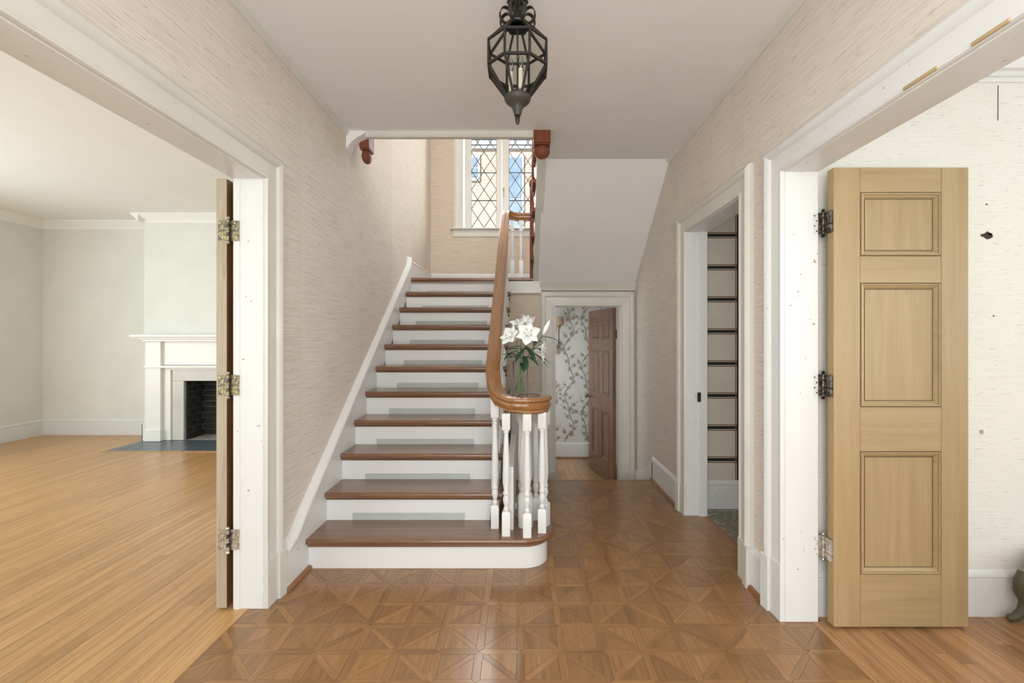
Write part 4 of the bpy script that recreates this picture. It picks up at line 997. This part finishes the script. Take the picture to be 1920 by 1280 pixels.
# ---------------------------------------------------------------- vase and lilies
VXc, VYc, VZ = -.014, 2.772, CAPZ + .0042
vs_ = thing('vase', 'clear cylindrical glass vase half full of water on the handrail cap', 'vase', (VXc, VYc, VZ))
obj('glass_body', MB().lathe([(.001, 0), (.044, 0), (.0455, .004), (.0455, .202), (.044, .2045), (.0425, .202), (.0425, .012), (.001, .012)], (VXc, VYc, VZ), 28), 'vase_glass', vs_, smooth=True)
obj('water', MB().lathe([(.001, .0125), (.042, .0125), (.042, .112), (.001, .112)], (VXc, VYc, VZ), 28), 'water', vs_, smooth=True)
def petal_mb(base, axis, outv, L, Wd, curl, cup):
    """petal as a bent strip: leaves along axis and bends outwards"""
    axis = Vector(axis).normalized(); outv = (Vector(outv) - axis * Vector(outv).dot(axis)).normalized(); side = axis.cross(outv).normalized()
    mb = MB(); n = 9; rows = []; p = Vector(base); ang0 = .28
    for i in range(n):
        t = i / (n - 1); an = ang0 + curl * t ** 1.4
        d = axis * math.cos(an) + outv * math.sin(an); nrm = outv * math.cos(an) - axis * math.sin(an)
        wd = Wd * (math.sin(PI * min(1, t * .86 + .13)) ** .8) * (.35 + .65 * min(1, t * 2.4)) * .5
        if i == n - 1: wd = .0012
        rows.append([p + side * wd * s - nrm * cup * wd * (1 - s * s) + side * 0 for s in (-1, -.5, 0, .5, 1)])
        p = p + d * (L / (n - 1))
    vs = []; fs = []
    for r in rows: vs += [tuple(q) for q in r]
    for i in range(n - 1):
        for k in range(4): fs.append((i * 5 + k, i * 5 + k + 1, i * 5 + k + 6, i * 5 + k + 5))
    # give the petal thickness
    off = len(vs); cen = axis * .0008
    vs2 = [tuple(Vector(v) - cen - outv * .0006) for v in vs]; mb.add(vs + vs2, fs + [tuple(i + off for i in f[::-1]) for f in fs]); return mb
def leaf_mb(base, d, L, Wd, droop):
    d = Vector(d).normalized(); side = d.cross(Vector((0, 0, 1)))
    side = side.normalized() if side.length > .05 else Vector((1, 0, 0)); p = Vector(base); vs = []; fs = []; n = 9
    for i in range(n):
        t = i / (n - 1); wd = Wd / 2 * math.sin(PI * (t * .93 + .05)) ** .9 + .0004; nr = side.cross(d).normalized()
        vs += [tuple(p - side * wd + nr * wd * .35), tuple(p), tuple(p + side * wd + nr * wd * .35)]
        d = (d + Vector((0, 0, -droop / n))).normalized(); p = p + d * L / (n - 1)
    for i in range(n - 1):
        for k in range(2): fs.append((i * 3 + k, i * 3 + k + 1, i * 3 + k + 4, i * 3 + k + 3))
    off = len(vs); vs2 = [(x, y, z - .0009) for x, y, z in vs]
    return MB().add(vs + vs2, fs + [tuple(i + off for i in f[::-1]) for f in fs])
rl = random.Random(4)
def lily(label, base, head, axis, kind, leaves, L=.085):
    t = thing('lily', label, 'lily', base, group='white lilies in the vase')
    b = Vector(base); h = Vector(head); ax = Vector(axis).normalized(); rim = Vector((VXc + (h.x - VXc) * .16, VYc + (h.y - VYc) * .16, VZ + .19))
    pts = [b, b.lerp(rim, .5), rim, rim.lerp(h, .5) + Vector((0, 0, .012)), h - ax * .015, h]
    obj('stem', MB().tube(pts, [.0024, .0023, .0023, .0024, .0024, .003], 8), 'stem', t, smooth=True)
    ref = Vector((0, 0, 1)) if abs(ax.z) < .8 else Vector((1, 0, 0)); e1 = ax.cross(ref).normalized(); e2 = ax.cross(e1)
    if kind == 'open':
        fl = obj('blossom', MB().lathe([(.003, 0), (.006, .012), (.007, .018), (.002, .02)], tuple(h), 10), 'bud', t, smooth=True)
        for i in range(6):
            a = 2 * PI * i / 6 + .3; ov = e1 * math.cos(a) + e2 * math.sin(a)
            obj('petal', petal_mb(h, ax, ov, L * (1.0 if i % 2 else .95), L * (.66 if i % 2 else .50), 1.6 + rl.uniform(-.25, .3), .35), 'petal', fl, smooth=True)
        for i in range(5):
            a = 2 * PI * i / 5; ov = e1 * math.cos(a) + e2 * math.sin(a); e = h + ax * L * .62 + ov * L * .20
            s = obj('stamen', MB().tube([h, h + ax * L * .35 + ov * L * .05, e], .0009, 6), 'bud', fl)
            obj('anther', MB().tube([e - ov.cross(ax) * .005, e + ov.cross(ax) * .005], .0016, 6), 'anther', fl)
    elif kind == 'half':
        fl = obj('blossom', MB().lathe([(.003, 0), (.006, .012), (.002, .02)], tuple(h), 10), 'bud', t, smooth=True)
        for i in range(6):
            a = 2 * PI * i / 6 + .2; ov = e1 * math.cos(a) + e2 * math.sin(a)
            obj('petal', petal_mb(h, ax, ov, L * .95, L * .34, .15 + (.55 if i % 2 else .3), .5), 'petal', fl, smooth=True)
    else:
        q = ax.to_track_quat('Z', 'Y'); mb = MB(); rings = []
        for r, z in ((.003, 0), (.008, .012), (.0115, .032), (.012, .05), (.009, .075), (.004, .09), (.0008, .095)):
            rings.append([tuple(h + q @ Vector((r * (1 + .12 * math.cos(3 * 2 * PI * k / 12)) * math.cos(2 * PI * k / 12), r * (1 + .12 * math.cos(3 * 2 * PI * k / 12)) * math.sin(2 * PI * k / 12), z))) for k in range(12)])
        obj('bud', mb.loft(rings), 'petal', t, smooth=True)
    for (f, d, ll, ww, dr) in leaves:
        p = rim.lerp(h, f) if f >= 0 else b.lerp(rim, 1 + f)
        obj('leaf', leaf_mb(p, d, ll * 1.12, ww * 1.35, dr), 'leaf', t, smooth=True)
B = lambda dx, dy: (VXc + dx, VYc + dy, VZ + .016)
lily('wide open white lily on the left of the bunch', B(.02, 0), px(966, 638, 2.74), (-.55, -.65, .5), 'open', [(.55, (-.7, -.5, -.1), .10, .026, .9), (.35, (-.8, -.3, .35), .10, .024, .7), (.2, (-.4, -.7, .5), .11, .026, 1.0)], .108)
lily('wide open white lily in the middle facing forward', B(.0, .02), px(989, 634, 2.73), (.05, -.85, .45), 'open', [(.6, (-.5, -.6, -.45), .11, .026, .5), (.7, (.45, -.6, -.5), .12, .028, .6), (.3, (.2, -.8, -.3), .11, .026, .8), (.05, (.1, -.7, .1), .10, .026, 1.4)], .115)
lily('half open white lily standing upright above the others', B(-.03, .01), px(990, 618, 2.77), (.10, -.1, .99), 'half', [(.6, (.6, -.2, .3), .10, .022, .8), (.4, (-.7, .2, .3), .10, .022, .8)], .105)
lily('closed lily bud leaning out to the right', B(-.02, -.02), px(1018, 627, 2.76), (.42, -.05, .9), 'bud', [(.92, (.9, -.1, .12), .115, .014, .9), (.5, (.3, -.7, .3), .09, .022, .9), (.75, (-.3, -.8, .1), .08, .02, .8)])
lily('pale lily drooping on the right of the bunch', B(-.036, .0), px(1002, 657, 2.78), (.86, -.25, -.12), 'open', [(.8, (.85, -.2, -.25), .12, .013, .5), (.85, (.7, -.3, -.35), .12, .011, .8), (.4, (.5, -.5, .1), .09, .022, 1.2)], .100)
lily('white lily tucked behind the middle blossom', B(.012, -.02), px(978, 618, 2.80), (-.25, -.35, .85), 'open', [(.5, (-.6, -.3, .2), .10, .024, 1.2), (.45, (.4, .5, .1), .1, .024, 1.0), (.15, (.5, -.4, .4), .09, .022, 1.2)], .100)
# ---------------------------------------------------------------- fireplace
fp = thing('fireplace_mantel', 'white painted mantelpiece with grey marble slips on the chimney breast', 'fireplace', (-3.95, 5.9, 0))
MX0, MX1 = -4.855, -3.045; fy0 = CHY
def mbox(name, x0, x1, d, z0, z1, mat='mantel', bevel=.003, p=fp): return obj(name, MB().box(x0, x1, fy0 - d, fy0, z0, z1), mat, p, bevel=bevel)
sh = mbox('shelf', -4.96, -2.94, .215, 1.352, 1.382)
mbox('bed_moulding', -4.90, -3.00, .165, 1.325, 1.352, p=sh); mbox('bed_moulding', -4.875, -3.025, .13, 1.295, 1.325, p=sh)
mbox('frieze', MX0 + .19, MX1 - .19, .055, .99, 1.30)
mbox('frieze_moulding', MX0 - .005, MX1 + .005, .115, .955, .985)
for x0, x1 in ((MX0, MX0 + .195), (MX1 - .195, MX1)):
    pl = mbox('pilaster', x0, x1, .095, .012, 1.295)
    mbox('plinth', x0 - .012, x1 + .012, .112, .012, .16, p=pl)
for x0, x1 in ((MX0 + .195, FBX0 - .155), (FBX1 + .155, MX1 - .195)): mbox('inner_stile', x0, x1, .05, .012, .955)
mbox('inner_head', FBX0 - .155, FBX1 + .155, .05, .925, .955)
for x0, x1 in ((FBX0 - .155, FBX0), (FBX1, FBX1 + .155)): mbox('marble_slip', x0, x1, .03, .012, FBZ - .002, 'marble', .002)
mbox('marble_slip', FBX0 - .155, FBX1 + .155, .03, FBZ, .925, 'marble', .002)
struct('baseboard_chimney', MB().box(CHX0 - .016, MX0 - .012, CHY - .02, CHY + .0, 0, .22).box(CHX0 - .016, CHX0, CHY - .02, 6.28, 0, .22), 'trim_white', 'white baseboard wrapping the chimney breast corner', 'baseboard', bevel=.004)
fb = thing('firebox', 'soot-blackened brick firebox inside the mantelpiece', 'firebox', (-3.95, 6.1, 0))
FD = 6.292
obj('back_mortar', MB().box(FBX0, FBX1, FD - .012, FD, 0, FBZ), 'soot', fb)
for xa in (FBX0, FBX1 - .012): obj('side_mortar', MB().box(xa, xa + .012, CHY + .0, FD - .012, 0, FBZ), 'soot', fb)
obj('throat', MB().box(FBX0, FBX1, CHY, FD, FBZ - .01, FBZ), 'black', fb)
obj('ash_floor', MB().box(FBX0, FBX1, CHY + .001, FD, 0, .012), 'ash', fb)
bl, bh = .20, .068
sideb = None; rnd = random.Random(2)
for r in range(10):
    z = .016 + r * (bh + .009)
    if z + bh > FBZ: break
    off = -(bl / 2) if r % 2 else 0
    y = CHY + off
    while y < FD - .02:
        a, b = max(y, CHY + .002), min(y + bl - .009, FD - .014)
        if b - a > .03:
            for xa in (FBX0 + .010, FBX1 - .016 - rnd.uniform(0, .002)): obj('brick', MB().box(xa, xa + .006 + rnd.uniform(0, .003), a, b, z, z + bh), 'fire_brick', fb)
        y += bl
    x = FBX0 + .02 + off
    while x < FBX1 - .02:
        a, b = max(x, FBX0 + .02), min(x + bl - .009, FBX1 - .02)
        if b - a > .03: obj('brick', MB().box(a, b, FD - .018 - rnd.uniform(0, .003), FD - .010, z, z + bh), 'fire_brick', fb)
        x += bl
he = thing('hearth', 'dark slate tiled hearth let into the oak floor', 'hearth', (-3.95, 5.65, 0))
HX0, HX1, HY0, HY1 = -4.93, -2.97, 5.375, CHY - .0
obj('bed', MB().box(HX0, HX1, HY0, HY1, -.005, .004), 'subfloor', he)
tx = (HX1 - HX0) / 13; ty = (HY1 - HY0) / 4
for i in range(13):
    for j in range(4):
        q = slab_piece([(HX0 + i * tx, HY0 + j * ty), (HX0 + (i + 1) * tx, HY0 + j * ty), (HX0 + (i + 1) * tx, HY0 + (j + 1) * ty), (HX0 + i * tx, HY0 + (j + 1) * ty)], (1, 0), .009 + rnd.uniform(-.0005, .0005), .0018, .0015, .006)
        obj('slate_tile', q, 'slate', he)
obj('border_strip', MB().box(HX0 - .03, HX1 + .03, HY0 - .03, HY0, -.004, .006).box(HX0 - .03, HX0, HY0, HY1, -.004, .006), 'oak', he)

# ---------------------------------------------------------------- blossom print on the powder room paper (flat print on the wall)
wp = bpy.data.objects['wall_powder_back']
rp = random.Random(12)
br_, bl_, co_ = MB(), MB(), MB()
PWx, PWz = .47, .66
def ribbon(mb, pts, w0, w1, y):
    n = len(pts)
    for i in range(n - 1):
        (x0, z0), (x1, z1) = pts[i], pts[i + 1]; dx, dz = x1 - x0, z1 - z0; L = math.hypot(dx, dz) or 1e-6; nx, nz = -dz / L, dx / L
        a = w0 + (w1 - w0) * i / (n - 1); b = w0 + (w1 - w0) * (i + 1) / (n - 1)
        mb.add([(x0 - nx * a, y, z0 - nz * a), (x0 + nx * a, y, z0 + nz * a), (x1 + nx * b, y, z1 + nz * b), (x1 - nx * b, y, z1 - nz * b)], [(0, 1, 2, 3)])
def petal_flower(x, z, r):
    ph = rp.uniform(0, 6); n = 5; pts = []
    for k in range(30):
        a = 2 * PI * k / 30; pts.append((x + r * (.80 + .20 * math.cos(n * a)) * math.cos(a + ph), YB - .0012, z + r * (.80 + .20 * math.cos(n * a)) * math.sin(a + ph)))
    bl_.add([(x, YB - .0012, z)] + pts, [(0, 1 + k, 1 + (k + 1) % 30) for k in range(30)])
    for k in range(5):
        a = ph + 2 * PI * (k + .5) / 5; ribbon(co_, [(x + r * .2 * math.cos(a), z + r * .2 * math.sin(a)), (x + r * .62 * math.cos(a), z + r * .62 * math.sin(a))], .0012, .0022, YB - .0016)
    co_.add([(x + r * .2 * math.cos(2 * PI * k / 8), YB - .0017, z + r * .2 * math.sin(2 * PI * k / 8)) for k in range(8)], [tuple(range(8))])
def jag(pts):
    out = []
    for (x0, z0), (x1, z1) in zip(pts, pts[1:]):
        for q in range(3): t = q / 3; out.append((x0 + (x1 - x0) * t + rp.uniform(-.004, .004), z0 + (z1 - z0) * t + rp.uniform(-.003, .003)))
    return out + [pts[-1]]
ZA, ZB = LOW + .225, 1.795
ok = lambda x, z, r=0: -.16 < x - r and x + r < 1.78 and ZA < z - r and z + r < ZB
def stem_x(x0, ph, z): return x0 + .055 * math.sin(2 * PI * z / PWz + ph) + .022 * math.sin(4 * PI * z / PWz + ph * 2)
placed = []
def bloom(x, z, r):
    if not ok(x, z, r) or any(math.hypot(x - a, z - b) < (r + c) * .85 for a, b, c in placed[-60:]): return
    placed.append((x, z, r)); petal_flower(x, z, r)
for k in range(9):
    x0 = -.06 + k * .235; ph = 0 if k % 2 else 2.4
    zs = [ZA + .006 + q * .022 for q in range(int((ZB - ZA - .012) / .022) + 1)]
    ribbon(br_, jag([(stem_x(x0, ph, z), z) for z in zs if -.15 < stem_x(x0, ph, z) < 1.77]), .0046, .0040, YB - .0008)
    z = ZA + .02; sd_ = 1
    while z < ZB - .06:
        L = rp.uniform(.07, .15); a0 = rp.uniform(.35, .9); pts = []; xq, zq = stem_x(x0, ph, z), z
        for q in range(7):
            pts.append((xq, zq)); an = a0 + .5 * q / 6; xq += sd_ * math.cos(an) * L / 6; zq += math.sin(an) * L / 6
        if all(ok(x, y, .004) for x, y in pts):
            ribbon(br_, jag(pts), .0024, .0009, YB - .0009)
            bloom(pts[3][0] + sd_ * .004, pts[3][1] + .010, rp.uniform(.022, .034))
            bloom(pts[6][0], pts[6][1], rp.uniform(.008, .013))
            for q in (2, 4, 5): bloom(pts[q][0] + rp.choice((-1, 1)) * .014, pts[q][1] + .008, rp.uniform(.006, .009))
        bloom(stem_x(x0, ph, z + .03) - sd_ * .020, z + .03, rp.uniform(.036, .050))
        z += rp.uniform(.044, .066); sd_ = -sd_
for nm, mb, mt in (('printed_branches', br_, 'print_branch'), ('printed_blossoms', bl_, 'print_bloom'), ('printed_blossom_centres', co_, 'print_core')):
    o = obj(nm, mb, mt, wp); o['kind'] = 'stuff'

# wall sconce and hook in the powder room
sc_c = px(1048, 600, YB - .10)
sc = thing('wall_sconce', 'small brass wall sconce with a tan paper shade on blossom wallpaper', 'wall lamp', (sc_c.x, YB, sc_c.z))
obj('shade', MB().lathe([(.066, -.07), (.064, .045), (.062, .045), (.064, -.07)], tuple(sc_c), 24), 'shade', sc, smooth=True)
obj('socket', MB().lathe([(.004, -.14), (.014, -.13), (.016, -.10), (.026, -.09), (.026, -.07), (.004, -.065)], tuple(sc_c), 14), 'brass', sc, smooth=True)
obj('arm', MB().tube([sc_c + Vector((0, 0, -.14)), sc_c + Vector((.0, .02, -.25)), sc_c + Vector((0, .06, -.36)), sc_c + Vector((0, .098, -.40))], .006, 8), 'bronze', sc, smooth=True)
obj('back_plate', MB().box(sc_c.x - .022, sc_c.x + .022, YB - .012, YB - .002, sc_c.z - .46, sc_c.z - .34), 'brass', sc, bevel=.003)
hk = px(1041, 722, YB - .03)
hko = thing('towel_hook', 'small white porcelain hook on the blossom wallpaper', 'hook', (hk.x, YB, hk.z))
obj('stem', MB().tube([hk + Vector((0, .028, 0)), hk + Vector((0, 0, 0))], .010, 10), 'porcelain', hko, smooth=True)
obj('cap', MB().lathe([(.003, -.03), (.024, -.022), (.030, 0), (.024, .022), (.003, .03)], tuple(hk), 14), 'porcelain', hko, smooth=True)

# ---------------------------------------------------------------- dining room: marks on the wall and a low stool
wd_ = bpy.data.objects['wall_dining_back']
def scar(cx, cy, wpx, hpx, mat, n=9, seed=1, label=None):
    r = random.Random(seed); Yw = 2.1995; c = px(cx, cy, Yw); k = Yw / F
    poly = [(c.x + math.cos(2 * PI * i / n) * wpx * k / 2 * r.uniform(.5, 1.1), c.z + math.sin(2 * PI * i / n) * hpx * k / 2 * r.uniform(.5, 1.1)) for i in range(n)]
    return obj('wall_scar', MB().prism(poly, Yw - .0015, Yw + .0005, XZ), mat, wd_, label=label)
scar(1852, 441, 26, 15, 'hole', 11, 3, 'dark ragged hole in the plaster'); scar(1855, 439, 10, 6, 'grout', 7, 5)
scar(1850, 383, 6, 4, 'hole', 6, 7); scar(1841, 809, 9, 12, 'grout', 7, 8); scar(1863, 592, 3, 4, 'hole', 6, 9)
obj('wall_scar', MB().prism([(px(1870.6, 160, 2.2).x, px(0, 160, 2.2).z), (px(1871.6, 160, 2.2).x, px(0, 160, 2.2).z), (px(1871.4, 226, 2.2).x, px(0, 226, 2.2).z), (px(1870.4, 226, 2.2).x, px(0, 226, 2.2).z)], 2.1985, 2.2, XZ), 'hole', wd_, label='thin vertical crack')
sx, sy = 2.345, 2.128
fs_ = thing('footstool', 'low olive stool with curved cabriole legs at the right edge', 'stool', (2.62, 1.93, 0))
obj('seat_frame', MB().box(2.385, 2.95, 1.72, 2.165, .20, .27), 'olive', fs_, bevel=.012)
obj('cushion', MB().box(2.39, 2.945, 1.725, 2.16, .27, .35), 'olive', fs_, bevel=.03)
for qx, qy, dx in ((2.362, 2.145, -1), (2.395, 1.745, -1), (2.94, 2.125, 1), (2.94, 1.745, 1)):
    pts = [(qx, qy, .235), (qx + dx * .014, qy, .19), (qx + dx * .016, qy, .15), (qx + dx * -.001, qy, .095), (qx + dx * .010, qy, .05), (qx + dx * .038, qy, .024), (qx + dx * .066, qy, .018), (qx + dx * .078, qy, .018)]
    obj('leg', MB().tube(pts, [.022, .026, .026, .019, .019, .019, .017, .008], 12), 'olive', fs_, smooth=True)
